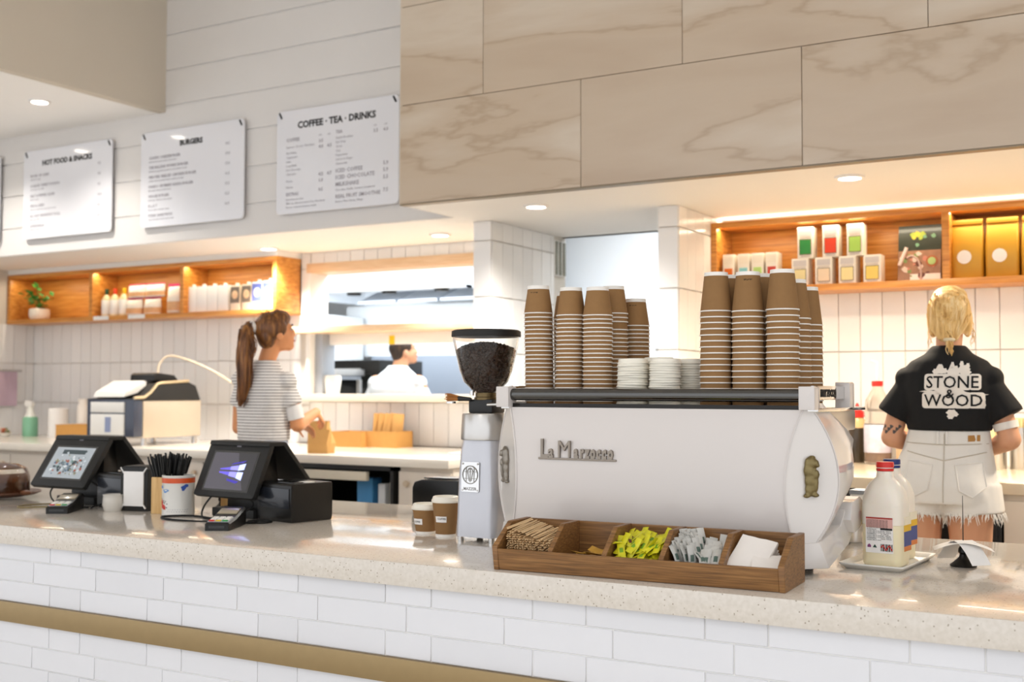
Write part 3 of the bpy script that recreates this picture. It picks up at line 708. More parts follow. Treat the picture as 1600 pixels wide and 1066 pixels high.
BRN = pm('brown_sugar_paper', 'b88a2f', .6, var=.1, scale=40); GRW = pm('white_sugar_paper', 'c9c7c0', .6, var=.1, scale=60, rnd=.12); GRP = pm('teal_print', '56695f', .6, var=.2, scale=90)
DRED = pm('dark_red_print', '5e2c1c', .6, var=.2, scale=60)
ys = [sachet_mesh('sugar_sachet', .020, .062, .0035, [YEL, DRED if k == 1 else YGR], k) for k in range(3)]
gs = [sachet_mesh('sugar_sachet', .022, .060, .0035, [GRW, GRP], k+5) for k in range(3)]
bs = sachet_mesh('sugar_sachet', .026, .06, .003, [BRN], 9)
def pour(meshes, n, xa, xb, lab, grp, fz, tilt, yaw):
    for k in range(n):
        o = link('sugar_sachet', random.choice(meshes)); x = random.uniform(xa, xb); y = random.uniform(.055, .15)
        rot = Matrix.Rotation(random.gauss(*yaw), 4, 'Z') @ Matrix.Rotation(random.gauss(*tilt), 4, 'X') @ Matrix.Rotation(random.uniform(-.5, .5), 4, 'Y')
        inbox(o, (x, y, fz(x, y, k)), rot); tag(o, lab, 'sachet', grp)
pour([bs], 6, PX[1]+.04, PX[2]-.045, 'brown sugar sachet lying low in the second compartment', 'brown sachets in the second compartment', lambda x, y, k: .040+k*.004, (.1, .1), (1.2, .5))
a, b = PX[2]+.024, PX[3]-.024
pour(ys, 80, a-.008, b+.006, 'lime yellow sweetener sachet piled in the middle compartment', 'yellow sachets in the middle compartment', lambda x, y, k: .036+.045*k/80+.32*(y-.06), (.45, .25), (-.35, .45))
pour(ys, 18, a-.006, b+.006, 'lime yellow sweetener sachet leaning on top of the yellow pile', 'yellow sachets on top of the pile', lambda x, y, k: .080+.25*(y-.06), (.75, .25), (-.45, .3))
a, b = PX[3]+.020, PX[4]-.022
for k in range(74):
    left = k < 48; x = random.uniform(a, (a+b)/2) if left else random.uniform((a+b)/2+.010, b); y = random.uniform(.06, .16)
    rot = Matrix.Rotation(random.gauss(1.1 if left else .12, .22), 4, 'Z') @ Matrix.Rotation(random.gauss(1.15 if left else .8, .14), 4, 'X') @ Matrix.Rotation(random.uniform(-.3, .3), 4, 'Y')
    o = link('sugar_sachet', random.choice(gs)); inbox(o, (x, y, (.066+.38*(y-.06)) if left else (.056+.34*(y-.06))), rot)
    tag(o, 'grey white sugar sachet standing upright in the fourth compartment' if left else 'grey white sugar sachet leaning flat in the right of the fourth compartment', 'sachet', 'upright sugar sachets in the fourth compartment' if left else 'leaning sugar sachets in the fourth compartment')
# napkins: one tilted pile at left, one flat pile at right of the last compartment
def napkin_mesh(w, l, seed):
    rr = random.Random(seed); m = MB(); n_ = 6; vs = []
    for j in range(n_+1):
        for i_ in range(n_+1):
            u, v = i_/n_-.5, j/n_-.5
            vs.append((w*u*(1+.02*rr.uniform(-1, 1)), l*v*(1+.02*rr.uniform(-1, 1)), .0011*math.sin(3*u+seed)+.0012*math.cos(4*v+seed)))
    N_ = len(vs); low = [(x, y, z-.003) for x, y, z in vs]; fs = []
    for j in range(n_):
        for i_ in range(n_):
            q = j*(n_+1)+i_; fs += [(q, q+1, q+n_+2, q+n_+1), tuple(N_+k for k in (q, q+n_+1, q+n_+2, q+1))]
    edge = [i_ for i_ in range(n_+1)]+[(j+1)*(n_+1)-1 for j in range(1, n_+1)]+[n_*(n_+1)+i_ for i_ in range(n_-1, -1, -1)]+[j*(n_+1) for j in range(n_-1, 0, -1)]
    for q, r_ in zip(edge, edge[1:]+edge[:1]): fs.append((r_, q, N_+q, N_+r_))
    m.v = vs+low; m.f = fs; m.m = [0]*len(fs); return m.mesh('paper_napkin', NAPK)
nm = [napkin_mesh(.096, .118, k) for k in range(3)]; nm2 = [napkin_mesh(.074, .085, k+4) for k in range(3)]
for k in range(11):
    o = link('paper_napkin', nm[k % 3]); rot = Matrix.Rotation(R(38), 4, 'X') @ Matrix.Rotation(R(5), 4, 'Y') @ Matrix.Rotation(random.uniform(-.06, .06)-.12, 4, 'Z')
    inbox(o, Vector((PX[4]+.060+random.uniform(-.002, .002), .108, .046))+Vector((0, -.5, .85))*(.0042*k), rot)
    tag(o, 'white paper napkin in the tall leaning napkin pile' if k < 10 else 'white paper napkin on top of the tall leaning pile', 'napkin', 'napkins in the tall leaning pile')
for k in range(8):
    o = link('paper_napkin', nm2[k % 3]); rot = Matrix.Rotation(R(24), 4, 'X') @ Matrix.Rotation(R(6), 4, 'Y') @ Matrix.Rotation(random.uniform(-.05, .05)+.15, 4, 'Z')
    inbox(o, Vector((PX[5]-.043+random.uniform(-.002, .002), .066, .036))+Vector((0, -.35, .93))*(.0040*k), rot)
    tag(o, 'white paper napkin in the low pile at the right end of the box' if k < 7 else 'white paper napkin on top of the low pile at the box end', 'napkin', 'napkins in the low right pile')
# ================================================================ COUNTER ITEMS
# two lidded takeaway cups
def takeaway(x, y, h, rb, rt_, lab, words, az):
    t = thing('takeaway_cup', lab, 'cup', (x, y, CT), 0, 'lidded takeaway cups on the counter')
    MB().lathe([(0, .004), (rb-.001, .004), (rb-.001, 0), (rb, 0), (rb+.0003, .010)], n=32).obj('cup_base', RIMW, t)
    MB().lathe([(rb+.0003, .010), (rt_, h)], n=32).obj('cup_body', KRAFT, t, fix=False)
    MB().lathe([(rt_, h-.002), (rt_+.003, h), (rt_+.0035, h+.006), (rt_+.001, h+.009), (rt_-.002, h+.018), (rt_-.006, h+.020), (rt_-.009, h+.020), (rt_-.011, h+.015), (0, h+.015)], n=36).obj('cup_lid', LIDP, t)
    lw, lh, r_ = .042, .020, rb+(rt_-rb)*.52+.0008
    lb = MB(); n_ = 10; pts = []
    for zz_ in (h*.52-lh/2, h*.52+lh/2):
        for i in range(n_+1):
            a = az+(i/n_-.5)*lw/r_; rr = r_+(rt_-rb)*(zz_-h*.52)/h; pts.append((rr*math.sin(a), -rr*math.cos(a), zz_))
    lb.add(pts, [(i, i+1, n_+2+i, n_+1+i) for i in range(n_)]); lb.obj('label', PAPER, t, fix=False)
    for s_, sz, dz in words:
        me = text_mesh('label_print', s_, sz, PRINT, Matrix.Identity(4), .0002, .0001, 'CENTER')
        for v in me.vertices:
            a = az+v.co.x/r_; rr = r_+.0006+(rt_-rb)*(dz+v.co.y)/h; v.co = (rr*math.sin(a), -rr*math.cos(a), h*.52+dz+v.co.y)
        link('label_print', me, t)
takeaway(-2.332, 3.375, .086, .034, .046, 'shorter lidded takeaway coffee cup left of its taller neighbour', [('COFFEE', .008, -.003)], -.20)
takeaway(-2.228, 3.345, .118, .034, .046, 'taller lidded takeaway coffee cup next to the grinder', [('   COFFEE', .009, -.001)], .14)
# milk bottles on a white tray
tr = thing('white_tray', 'small white rectangular tray under the milk bottles', 'tray', (-.782, 3.485, CT), R(-4))
def troring(w, d, z, r_=.012): return [(x, y, z) for x, y in rrect(w, d, r_, 5)]
m = MB(); m.loft([troring(.150, .31, 0), troring(.182, .345, .014), troring(.182, .345, .018), troring(.176, .338, .017), troring(.150, .312, .005)]); m.obj('tray_body', WPLAS, tr)
MILKB = pm('translucent_bottle', 'efe6d8', .35, var=.02, scale=8, sss=.25)
MILKL = pm('milk_behind_plastic', 'ece0bd', .35, var=.02, scale=8, sss=.25)
def milk(x, y, rz, lab, capm, full, grp='plastic milk bottles on the tray'):
    t = thing('milk_bottle', lab, 'bottle', (x, y, CT+.006), rz, grp); t.scale = (1, 1, .92)
    rows = []; W_, D_ = .116, .100
    for z, k, r_ in ((0, .90, .02), (.006, .98, .026), (.02, 1, .028), (.186, 1, .028), (.206, .99, .032), (.224, .945, .038), (.240, .85, .038), (.253, .71, .034), (.263, .55, .028), (.270, .41, .0228), (.288, .38, .0215)):
        rows.append([(px, py, z) for px, py in rrect(W_*k, D_*k if k > .5 else W_*k, min(r_, D_*k/2-.0005), 5)])
    lv = .125
    nn = len(rows[0])
    b = MB(); b.loft(rows[3:], cap=True); b.obj('upper_bottle', MILKB, t)
    b = MB(); b.loft([rows[0], rows[1], rows[2], rows[3]], cap=True)
    low = MB(); low.loft([rows[0], rows[1], rows[2], [(px, py, lv) for px, py, _ in rows[2]]]); low.obj('milk_filled_base', MILKL, t)
    mid = MB(); mid.loft([[(px, py, lv+.0005) for px, py, _ in rows[2]], rows[3]]); mid.obj('bottle_wall', MILKB, t)
    MB().lathe([(0, .289), (.024, .289), (.0245, .292), (.0245, .296), (.0235, .297)], n=32).obj('seal_ring', capm, t)
    MB().lathe([(.0228, .297), (.0228, .2995)], n=32, mi=0).obj('neck_gap', RIMW, t)
    MB().lathe([(.0228, .2995), (.0248, .3005), (.0248, .314), (.0232, .3165), (0, .3165)], n=32).obj('cap', capm, t)
    lb = MB(); lb.prism(rrect(.078, .110, .002), 'z', 0, .0008, M=FY(-.001, -.0502, .095)); lb.obj('back_label', PAPER, t)
    pk = MB(); pk.prism(rrect(.076, .032, .001), 'z', .0008, .0012, M=FY(-.001, -.0502, .133)); pk.obj('pink_panel', pm('pink_print', 'd9a9a0', .6), t)
    rd = MB(); rd.prism(rrect(.076, .0045, .0005), 'z', .0012, .0015, M=FY(-.001, -.0502, .1465)); rd.obj('red_strip', pm('red_print', 'a5392f', .6), t)
    g = []
    for k_ in range(7): g.append(text_mesh('t', 'permeate free fresh milk keep cold', .0042, PRINTG, FY(-.037, -.0515, .1385-.0038*k_), .0002))
    for k_ in range(8): g.append(text_mesh('t', 'contains milk 2 L store' if k_ % 3 else 'INGREDIENTS', .0044, PRINT, FY(-.037, -.0513, .110-.0046*k_), .0002))
    for k_ in range(6): g.append(text_mesh('t', ('Energy', 'Protein', 'Fat', 'Sugars', 'Sodium', 'Calcium')[k_]+'  265kJ 3g', .0042, PRINT, FY(.003, -.0513, .106-.0048*k_), .0002))
    fo = link('fine_print', join_mb(g, 'fine_print', [PRINT]), t); fo['kind'] = 'stuff'
    MB().prism(rrect(.034, .006, .0005), 'z', .0008, .0014, M=FY(.019, -.0502, .1135)).obj('black_heading', PRINT, t)
    MB().prism([(-.006, -.004), (.006, -.004), (0, .006)], 'z', .0008, .0014, M=FY(-.014, -.0502, .060)).obj('triangle_mark', pm('dark_green_print', '26453b', .6), t)
    MB().prism([(-.005, -.004), (.005, -.004), (.005, .002), (0, .007), (-.005, .002)], 'z', .0008, .0014, M=FY(-.030, -.0502, .060)).obj('house_mark', pm('mauve_print', '8a4a7a', .6), t)
    q = MB()
    for k_ in range(12): q.box((.003+.0028*k_+.0006*(k_ % 3), -.0514, .057), (.0012+.0008*(k_ % 2), .0004, .022))
    o = q.obj('barcode', PRINT, t); o['kind'] = 'stuff'
    sq = MB(); sq.tube([(.004+.032*i/20, -.0522, .057+.007*math.sin(i*.55)) for i in range(21)], .0014, 6); sq.obj('red_squiggle', RED, t)
    sb_ = MB()
    for z0, z1, mi in ((.125, .150, 0), (.105, .125, 1), (.060, .105, 2), (.045, .06, 3)): sb_.box((.0585, .012, (z0+z1)/2), (.0012, .060, z1-z0), mi=mi)
    sb_.obj('side_label', [pm('cream_print', 'e8dfc8', .5), pm('yellow_print', 'e3b52a', .5), pm('blue_print', '3d4a86', .5), pm('orange_print', 'd27a3a', .5)], t)
milk(-.778, 3.435, R(-6), 'milk bottle with a red cap at the front of the white tray', RED, True)
milk(-.792, 3.585, R(-8), 'milk bottle with a navy cap behind the red capped one', BLUE, True)
# receipt spike
def spike(x, y, lab, papers, z0=CT, h=.20):
    t = thing('receipt_spike', lab, 'receipt spike', (x, y, z0))
    MB().lathe([(0, 0), (.036, 0), (.037, .004), (.030, .009), (.018, .020), (.012, .026), (.010, .034), (.014, .040), (.013, .050), (.006, .062), (.003, .068), (0, .068)], n=28).obj('base', BLACK, t)
    MB().cone((0, 0, .06), .0016, (0, 0, h), .0008, 8).obj('spike', BLACKM, t)
    return t
sp = spike(-.588, 3.55, 'black receipt spike with curled paper dockets at right end of counter', 1)
def docket(pts, w, rz, z, lab):
    m = MB(); vs = []
    for x, dz in pts: vs += [(x, -w/2, z+dz), (x, w/2, z+dz)]
    n_ = len(vs); vs += [(x_, y_, z_-.0008) for x_, y_, z_ in vs]; k = len(pts)
    fs = [(2*i, 2*i+2, 2*i+3, 2*i+1) for i in range(k-1)]+[(n_+2*i+1, n_+2*i+3, n_+2*i+2, n_+2*i) for i in range(k-1)]
    fs += [(2*i, n_+2*i, n_+2*i+2, 2*i+2) for i in range(k-1)]+[(2*i+1, 2*i+3, n_+2*i+3, n_+2*i+1) for i in range(k-1)]+[(0, 1, n_+1, n_), (2*k-1, 2*k-2, n_+2*k-2, n_+2*k-1)]
    o = m.add(vs, fs).obj('paper_docket', PAPER, None, (-.588, 3.55, CT), sharp=80); o.rotation_euler.z = rz; tag(o, lab, 'paper docket', 'dockets on the right receipt spike')
cv = lambda a, k: [(-a+2*a*i/10, -k*abs(i/5-1)**1.7) for i in range(11)]
docket(cv(.080, .022), .075, .25, .070, 'broad white paper docket curling over the black receipt spike')
docket(cv(.078, .060), .062, -.75, .0735, 'drooping white paper docket uppermost on the black spike')
# milk jug and dark topped white caddy behind the machine
jg = thing('milk_jug', 'steel milk jug standing behind the right end of the machine', 'jug', (-1.005, 3.93, CT))
MB().lathe([(0, .002), (.043, .002), (.045, .01), (.040, .07), (.033, .11), (.036, .135), (.034, .135), (.031, .11), (.038, .07), (.042, .012), (0, .008)], n=32).obj('jug_body', STEEL, jg)
MB().tube([(.034, 0, .115), (.062, 0, .10), (.060, 0, .055), (.040, 0, .04)], .005, 8).obj('handle', STEEL, jg)
cd = thing('storage_caddy', 'cream box with a grey metal top behind the steel jug', 'box', (-.985, 4.06, CT))
MB().box((0, 0, .075), (.085, .09, .15)).obj('caddy_body', WPLAS, cd, bevel=.004); MB().box((0, 0, .157), (.088, .093, .014)).obj('caddy_top', GREYM, cd, bevel=.002)
# black till roll box behind the two cups
kb = thing('black_case', 'black rounded appliance behind the two takeaway cups', 'appliance', (-2.70, 4.03, CT))
MB().prism([(-.105, 0), (-.105, .098), (-.095, .122), (-.06, .132), (.12, .135), (.12, 0)], 'y', -.07, .07).obj('case', BLACK, kb, bevel=.006)
MB().box((.02, 0, .1385), (.16, .10, .006)).obj('top_plate', pm('dark_gloss', '2b2724', .15, coat=.5), kb, bevel=.002)
# ---- point-of-sale terminals
SCRG = pm('glossy_bezel', '1a1a18', .18, coat=.5, var=.1, scale=40)
def pos(x, y, rz, d, lab, art, boxx):
    t = thing('pos_terminal', lab, 'till', (x, y, CT), rz, 'touchscreen tills on the counter')
    h0, h1 = .085, .292; Wd = .345; th = math.atan2(d, h1-h0); SL = math.hypot(d, h1-h0)
    # local: x along the counter, y back; panel bottom edge at y=0
    P = Matrix.Translation((0, 0, h0)) @ Matrix.Rotation(R(90)-th, 4, 'X')       # panel plane: x right, y up the slope, z towards the customer
    pf = MB(); pf.prism([(a, b+SL/2) for a, b in rrect(Wd, SL, .010)], 'z', -.022, 0, M=P); pf.obj('front_panel', BLACKM, t, bevel=.002)
    sw_, sh_ = .245, .152
    fr = MB(); fr.prism([(a, b+SL/2-.008) for a, b in rrect(sw_+.018, sh_+.016, .003)], 'z', 0, .0008, M=P); fr.obj('screen_bezel', SCRG, t)
    sp_ = MB(); sp_.prism([(a, b+SL/2-.008) for a, b in rrect(sw_, sh_, .002)], 'z', .0008, .0014, M=P)
    art(t, P @ Matrix.Translation((0, SL/2-.008, .0014)), sw_, sh_, sp_)
    link('logo', text_mesh('logo', 'oolio', .012, PRINTG, P @ Matrix.Translation((0, SL-.020, .0006)), .0003, .0002, 'CENTER'), t)
    # ridge and rear panel
    rd = MB(); rd.prism([(d-.012, h1-.012), (d-.004, h1+.004), (d+.075, h1+.004), (d+.085, h1-.012)], 'x', -Wd/2, Wd/2); rd.obj('ridge', BLACKM, t, bevel=.003)
    bp = MB(); bp.prism([(d+.080, h1+.002), (d+.215, h1-.150), (d+.200, h1-.158), (d+.062, h1-.006)], 'x', -Wd/2, Wd/2); bp.obj('rear_panel', BLACKM, t, bevel=.002)
    nk = MB(); nk.prism([(d+.02, .02), (d+.13, .02), (d+.085, h1-.02), (d+.03, h1-.02)], 'x', -.10, .10); nk.obj('neck', BLACK, t, bevel=.004)
    bs_ = MB(); bs_.box((0, d+.09, .017), (.24, .26, .034)); bs_.obj('base', BLACKM, t, bevel=.004)
    # receipt printer
    pb = thing('receipt_printer', lab.split(',')[0].replace('touchscreen till', 'black receipt printer beside the touchscreen till'), 'printer', (0, 0, 0), 0, 'receipt printers beside the tills')
    pb.matrix_world = Matrix.Translation((x, y, CT)) @ Matrix.Rotation(rz, 4, 'Z') @ Matrix.Translation((boxx, .15, 0)) @ Matrix.Rotation(R(-6), 4, 'Z')
    MB().prism([(-.095, 0), (-.10, .02), (-.10, .138), (-.092, .146), (.095, .146), (.10, .138), (.10, .02), (.095, 0)], 'x', -.105, .105).obj('printer_body', BLACK, pb, bevel=.004)
    MB().box((0, -.102, .09), (.19, .004, .075)).obj('front_cover', pm('dark_blue_black', '1c2027', .3, coat=.4), pb, bevel=.002)
    MB().box((0, -.055, .1475), (.18, .05, .004)).obj('paper_slot', SCRG, pb, bevel=.001)
    MB().box((.07, -.0, .1476), (.05, .04, .003)).obj('top_label', WPLAS, pb)
    return t
def art1(t, M, w, h, sp_):
    sp_.obj('screen', pm('light_screen', 'aab2b8', .15, coat=.6, emit='aab6bc', es=.12), t)
    rr = random.Random(4)
    cols = ['6f7f86', '8d8b72', '3f4c50', 'c9d2d6', '76958f', 'a2573f', 'dfe4e6', '4b6a86']
    ms = [pm('screen_colour', c, .3, emit=c, es=.08) for c in cols]
    m = MB()
    for k in range(120):
        a = rr.uniform(-.46, .40)*w; b = rr.gauss(-.10, .17)*h; s_ = rr.uniform(.004, .012)
        if abs(b) > .44*h or abs(a) > .42*w: continue
        m.prism([(a+s_*math.cos(q*1.05+k)*rr.uniform(.5, 1), b+s_*math.sin(q*1.05+k)*rr.uniform(.4, .9)) for q in range(6)], 'z', .0001+.00001*k, .0003+.00001*k, rr.randrange(len(cols)), M)
    m.prism([(-.30*w, .28*h), (.30*w, .28*h), (.30*w, .42*h), (-.30*w, .42*h)], 'z', .0001, .0003, 2, M)
    o = m.obj('menu_picture', ms, t); o['kind'] = 'stuff'
def art2(t, M, w, h, sp_):
    sp_.obj('screen', pm('dim_screen', '4a4750', .15, coat=.6, emit='55505e', es=.16), t)
    m = MB(); cx, cy = .22*w, -.02*h
    def q(p, mi, z=.0004): m.prism([(a*w, b*h) for a, b in p], 'z', .0001, z, mi, M)
    q([(.16, .02), (.30, .05), (.30, .22), (.16, .17)], 1); q([(.16, -.02), (.30, -.02), (.30, -.24), (.16, -.18)], 1)
    q([(-.02, .03), (.15, .03), (.15, .16), (-.02, .12)], 2); q([(-.02, -.02), (.15, -.02), (.15, -.17), (-.02, -.13)], 2)
    q([(-.26, .03), (-.02, .03), (-.02, .11), (-.26, .06)], 0); q([(-.26, -.02), (-.02, -.02), (-.02, -.12), (-.26, -.06)], 0)
    q([(-.04, .17), (.24, .24), (.30, .30), (.02, .22)], 3); q([(-.04, -.20), (.26, -.27), (.20, -.33), (-.02, -.26)], 3)
    m.obj('window_light', [pm('violet_glow', '6a5fd0', .3, emit='5a50c8', es=.5), pm('pale_glow', 'b5c2ff', .3, emit='a9b8ff', es=1.0), pm('blue_glow', '8f8bf0', .3, emit='7f7cf0', es=.8), pm('deep_glow', '3c33a0', .3, emit='3a30a8', es=.4)], t)
    # darker wedge across the right of the screen
    mm = MB(); mm.prism([(.06*w, .5*h), (.5*w, .5*h), (.5*w, -.5*h), (.40*w, -.5*h), (.12*w, .26*h)], 'z', .00003, .00008, 0, M); mm.obj('dark_wedge', pm('dark_screen', '2b2930', .15, coat=.6), t)
pos(-3.275, 3.352, R(-5), .092, 'right touchscreen till, dim screen showing a glowing violet window', art2, .245)
pos(-4.225, 3.335, R(0), .140, 'left touchscreen till, tilted bright screen showing a picture, near the napkin holder', art1, .300)
for o in COL.objects:
    if o.name.startswith('receipt_printer'):
        o['label'] = 'black cube receipt printer at the right till' if o.matrix_world.translation.x > -3.6 else 'black receipt printer at the left till, behind the napkin holder'
# card terminals
def eftpos(x, y, rz, lab):
    t = thing('card_terminal', lab, 'card reader', (x, y, CT), rz, 'card terminals on the counter'); t.scale = (1.15, 1.18, 1.15)
    rows = []
    for yy, w, zt in ((-.10, .072, .020), (-.095, .078, .026), (-.02, .080, .034), (.03, .080, .046), (.085, .078, .056), (.098, .072, .050)):
        rows.append([(-w/2, yy, 0), (w/2, yy, 0), (w/2, yy, zt-.006), (w/2-.006, yy, zt), (-w/2+.006, yy, zt), (-w/2, yy, zt-.006)])
    MB().loft(rows).obj('case', BLACK, t)
    tl = math.atan2(.008, .075)
    T = Matrix.Translation((0, -.058, .0295)) @ Matrix.Rotation(tl, 4, 'X')
    MB().box((0, 0, 0), (.066, .068, .003), M=T).obj('keypad', pm('grey_keypad', 'aab0b8', .5), t, bevel=.001)
    kk = MB().box((0, 0, 0), (.017, .0095, .004)).mesh('key', [WPLAS], bevel=.001, seg=1)
    cols = {(0, 0): RED, (0, 1): pm('yellow_key', 'e2c12a', .4), (0, 2): pm('green_key', '2f9a4c', .4)}
    for r_ in range(4):
        for c_ in range(3):
            me = kk
            if (r_, c_) in cols: me = kk.copy(); me.materials.clear(); me.materials.append(cols[(r_, c_)])
            o = link('key', me, t); o.matrix_local = T @ Matrix.Translation(((c_-1)*.021, -.025+r_*.016, .003))
    T2 = Matrix.Translation((0, .030, .0475)) @ Matrix.Rotation(math.atan2(.012, .05), 4, 'X')
    MB().box((0, 0, 0), (.062, .05, .003), M=T2).obj('display', pm('beige_display', 'a69a83', .2, coat=.5), t, bevel=.001)
    MB().box((0, -.1, .012), (.05, .004, .008)).obj('card_slot', SCRG, t)
    return t
eftpos(-3.06, 3.155, R(28), 'black card terminal with coloured keys in front of the right till')
eftpos(-4.03, 3.23, R(35), 'black card terminal with coloured keys in front of the left till')
# cables
def cable(pts, r_, lab, mat=RUBBER):
    cu = []
    P_ = [Vector(p) for p in pts]
    for i in range(len(P_)-1):
        p0, p1, p2, p3 = P_[max(i-1, 0)], P_[i], P_[i+1], P_[min(i+2, len(P_)-1)]
        for k in range(8):
            t = k/8; cu.append(.5*((2*p1)+(-p0+p2)*t+(2*p0-5*p1+4*p2-p3)*t*t+(-p0+3*p1-3*p2+p3)*t**3))
    cu.append(P_[-1]); o = MB().tube(cu, r_, 8).obj('power_cable', mat); tag(o, lab, 'cable'); return o
cable([(-4.235, 3.36, .93), (-4.265, 3.34, .88), (-4.19, 3.30, .845), (-4.10, 3.30, .826), (-4.02, 3.34, .826)], .0035, 'black cable hanging from the left till screen')
cable([(-4.12, 3.42, .93), (-4.02, 3.40, .90), (-3.99, 3.41, .85), (-4.02, 3.36, .826), (-3.97, 3.31, .828)], .0035, 'black cable looping down beside the left receipt printer')
cable([(-4.16, 3.30, .824), (-4.28, 3.20, .824), (-4.34, 3.28, .824), (-4.25, 3.42, .824), (-4.02, 3.50, .824)], .003, 'tan cable curving over the counter behind the left card terminal', pm('tan_cable', '8a7a50', .6))
cable([(-3.34, 3.37, .91), (-3.37, 3.35, .86), (-3.32, 3.30, .826), (-3.22, 3.31, .825), (-3.10, 3.25, .826)], .0035, 'black cable hanging from the right till screen')
cable([(-3.18, 3.40, .90), (-3.13, 3.36, .87), (-3.20, 3.26, .825), (-3.38, 3.20, .824), (-3.50, 3.26, .824), (-3.42, 3.34, .824), (-3.26, 3.30, .824)], .004, 'black cable coiled on the counter left of the right card terminal')
cable([(-3.07, 3.27, .824), (-3.02, 3.30, .824), (-3.02, 3.35, .824), (-3.08, 3.35, .824), (-3.08, 3.29, .825), (-3.03, 3.28, .828)], .005, 'small black cable loop at the foot of the right printer')
# napkin holder, straw box, tin, ramekin
nh = thing('napkin_holder', 'black upright napkin holder with white napkins facing forward', 'napkin holder', (-3.792, 3.41, CT), R(14))
MB().prism([(-.065, 0), (.065, 0), (.065, .172), (.05, .185), (-.05, .185), (-.065, .172)], 'y', -.045, .06).obj('holder_shell', BLACKM, nh, bevel=.004)
MB().box((0, -.047, .092), (.094, .006, .142)).obj('front_napkin', PAPER, nh, bevel=.001)
MB().prism([(-.060, .178), (-.047, .163), (.047, .163), (.060, .178)], 'y', -.0495, -.044).obj('shell_lip', BLACK, nh)
for sx in (-1, 1):
    MB().prism([(sx*.047, .163), (sx*.047, .155), (sx*.062, .176), (sx*.060, .180)], 'y', -.052, -.046).obj('napkin_corner', PAPER, nh)
    MB().prism([(sx*.047, .022), (sx*.047, .030), (sx*.060, .014), (sx*.056, .010)], 'y', -.052, -.046).obj('napkin_corner', PAPER, nh)
sbx = thing('straw_box', 'bamboo box holding black straws beside the printed tin', 'box', (-3.612, 3.40, CT), R(14))
for dx, dy, w_, d_ in ((0, -.046, .104, .010), (0, .046, .104, .010), (-.047, 0, .010, .082), (.047, 0, .010, .082)):
    MB().box((dx, dy, .073), (w_, d_, .146)).obj('side_board', PALEW, sbx, bevel=.001, seg=1)
MB().box((0, 0, .005), (.09, .085, .008)).obj('bottom_board', PALEW, sbx)
STRAW = MB().lathe([(.0035, 0), (.0035, .21), (.0028, .21), (.0028, 0), (.0035, 0)], n=8).mesh('drinking_straw', BLACK)
for k in range(80):
    a = random.uniform(0, 6.28); q = math.sqrt(random.random()); bx_, by_ = .034*q*math.cos(a), .034*q*math.sin(a)
    o = link('drinking_straw', STRAW); tx, ty = bx_*2.4+random.uniform(-.02, .02), by_*1.6
    dv = Vector((tx-bx_*.5, ty-by_*.5, .20)); o.matrix_world = Matrix.Translation((-3.612, 3.40, CT)) @ Matrix.Rotation(R(14), 4, 'Z') @ Matrix.Translation((bx_*.8, by_*.8, .0095+random.uniform(0, .03))) @ dv.to_track_quat('Z', 'Y').to_matrix().to_4x4()
    tag(o, 'black drinking straw standing in the bamboo straw box', 'straw', 'black straws in the bamboo box')
tn = thing('printed_tin', 'white cylindrical tin with orange band and blue red pictures beside the straw box', 'tin', (-3.535, 3.375, CT))
TR_, TH_ = .064, .158
MB().lathe([(0, 0), (TR_, 0), (TR_+.001, .003), (TR_, .006), (TR_, TH_-.006), (TR_+.0015, TH_-.003), (TR_, TH_), (TR_-.003, TH_), (TR_-.004, .01), (0, .01)], n=48).obj('tin_body', pm('tin_white', 'dedbd3', .3, .15, .03, 20), tn)
MB().lathe([(TR_+.0004, .128), (TR_+.0006, .130), (TR_+.0006, .146), (TR_+.0004, .148)], n=48).obj('orange_band', pm('orange_red_band', 'd4541f', .35, var=.15, scale=20), tn)
def wrapped(name, polys, mats, par, rr):
    m = MB()
    for pts, mi in polys:
        vs = [(rr*math.sin(a/rr), -rr*math.cos(a/rr), z) for a, z in pts]; m.add(vs, [tuple(range(len(vs)))], mi)
    return m.obj(name, mats, par, fix=False)
rr = random.Random(3); pol = []
def blob(a, z, ra, rz_, mi, n_=9):
    pol.append(([(a+ra*math.cos(6.283*k/n_)*rr.uniform(.6, 1.1), z+rz_*math.sin(6.283*k/n_)*rr.uniform(.6, 1.1)) for k in range(n_)], mi))
blob(-.052+.02, .112, .014, .008, 0); blob(-.002, .100, .018, .006, 0); blob(-.008, .094, .01, .004, 0); blob(.072, .110, .012, .012, 1); blob(.085, .118, .01, .01, 1)
blob(-.030, .050, .010, .014, 2); blob(-.022, .036, .016, .012, 2); blob(-.012, .030, .012, .010, 2)
for a, z in ((-.034, .066), (-.016, .058), (-.004, .056), (-.010, .050), (.004, .046), (-.022, .052), (.002, .032)): blob(a, z, .004, .003, 3, 6)
for k in range(9): blob(.006+.01*k, .016, .004, .0012, 4, 6); blob(.010+.01*k, .024, .004, .001, 4, 6)
o = wrapped('tin_picture', pol, [pm('sky_blue_print', '5d8fc9', .5), pm('deep_blue_print', '2d4f9c', .5), pm('red_picture', 'cf3a30', .5), PRINT, PRINTG], tn, TR_+.0008); o['kind'] = 'stuff'
rm = MB(); rm.lathe([(0, 0), (.034, 0), (.036, .004), (.043, .025), (.041, .05), (.040, .062), (.042, .066), (.040, .068), (.037, .064), (.038, .05), (.039, .025), (.03, .008), (0, .008)], n=36)
tag(rm.obj('ramekin', CERAM, None, (-3.868, 3.335, CT)), 'small round cream ceramic pot left of the napkin holder', 'pot')
bw = thing('bamboo_stand', 'small bamboo block stand just behind the printed tin', 'stand', (-3.445, 3.56, CT))
MB().box((0, 0, .08), (.07, .012, .16)).obj('upright', PALEW, bw, bevel=.002); MB().box((0, .02, .006), (.08, .07, .012)).obj('foot_board', PALEW, bw, bevel=.002)
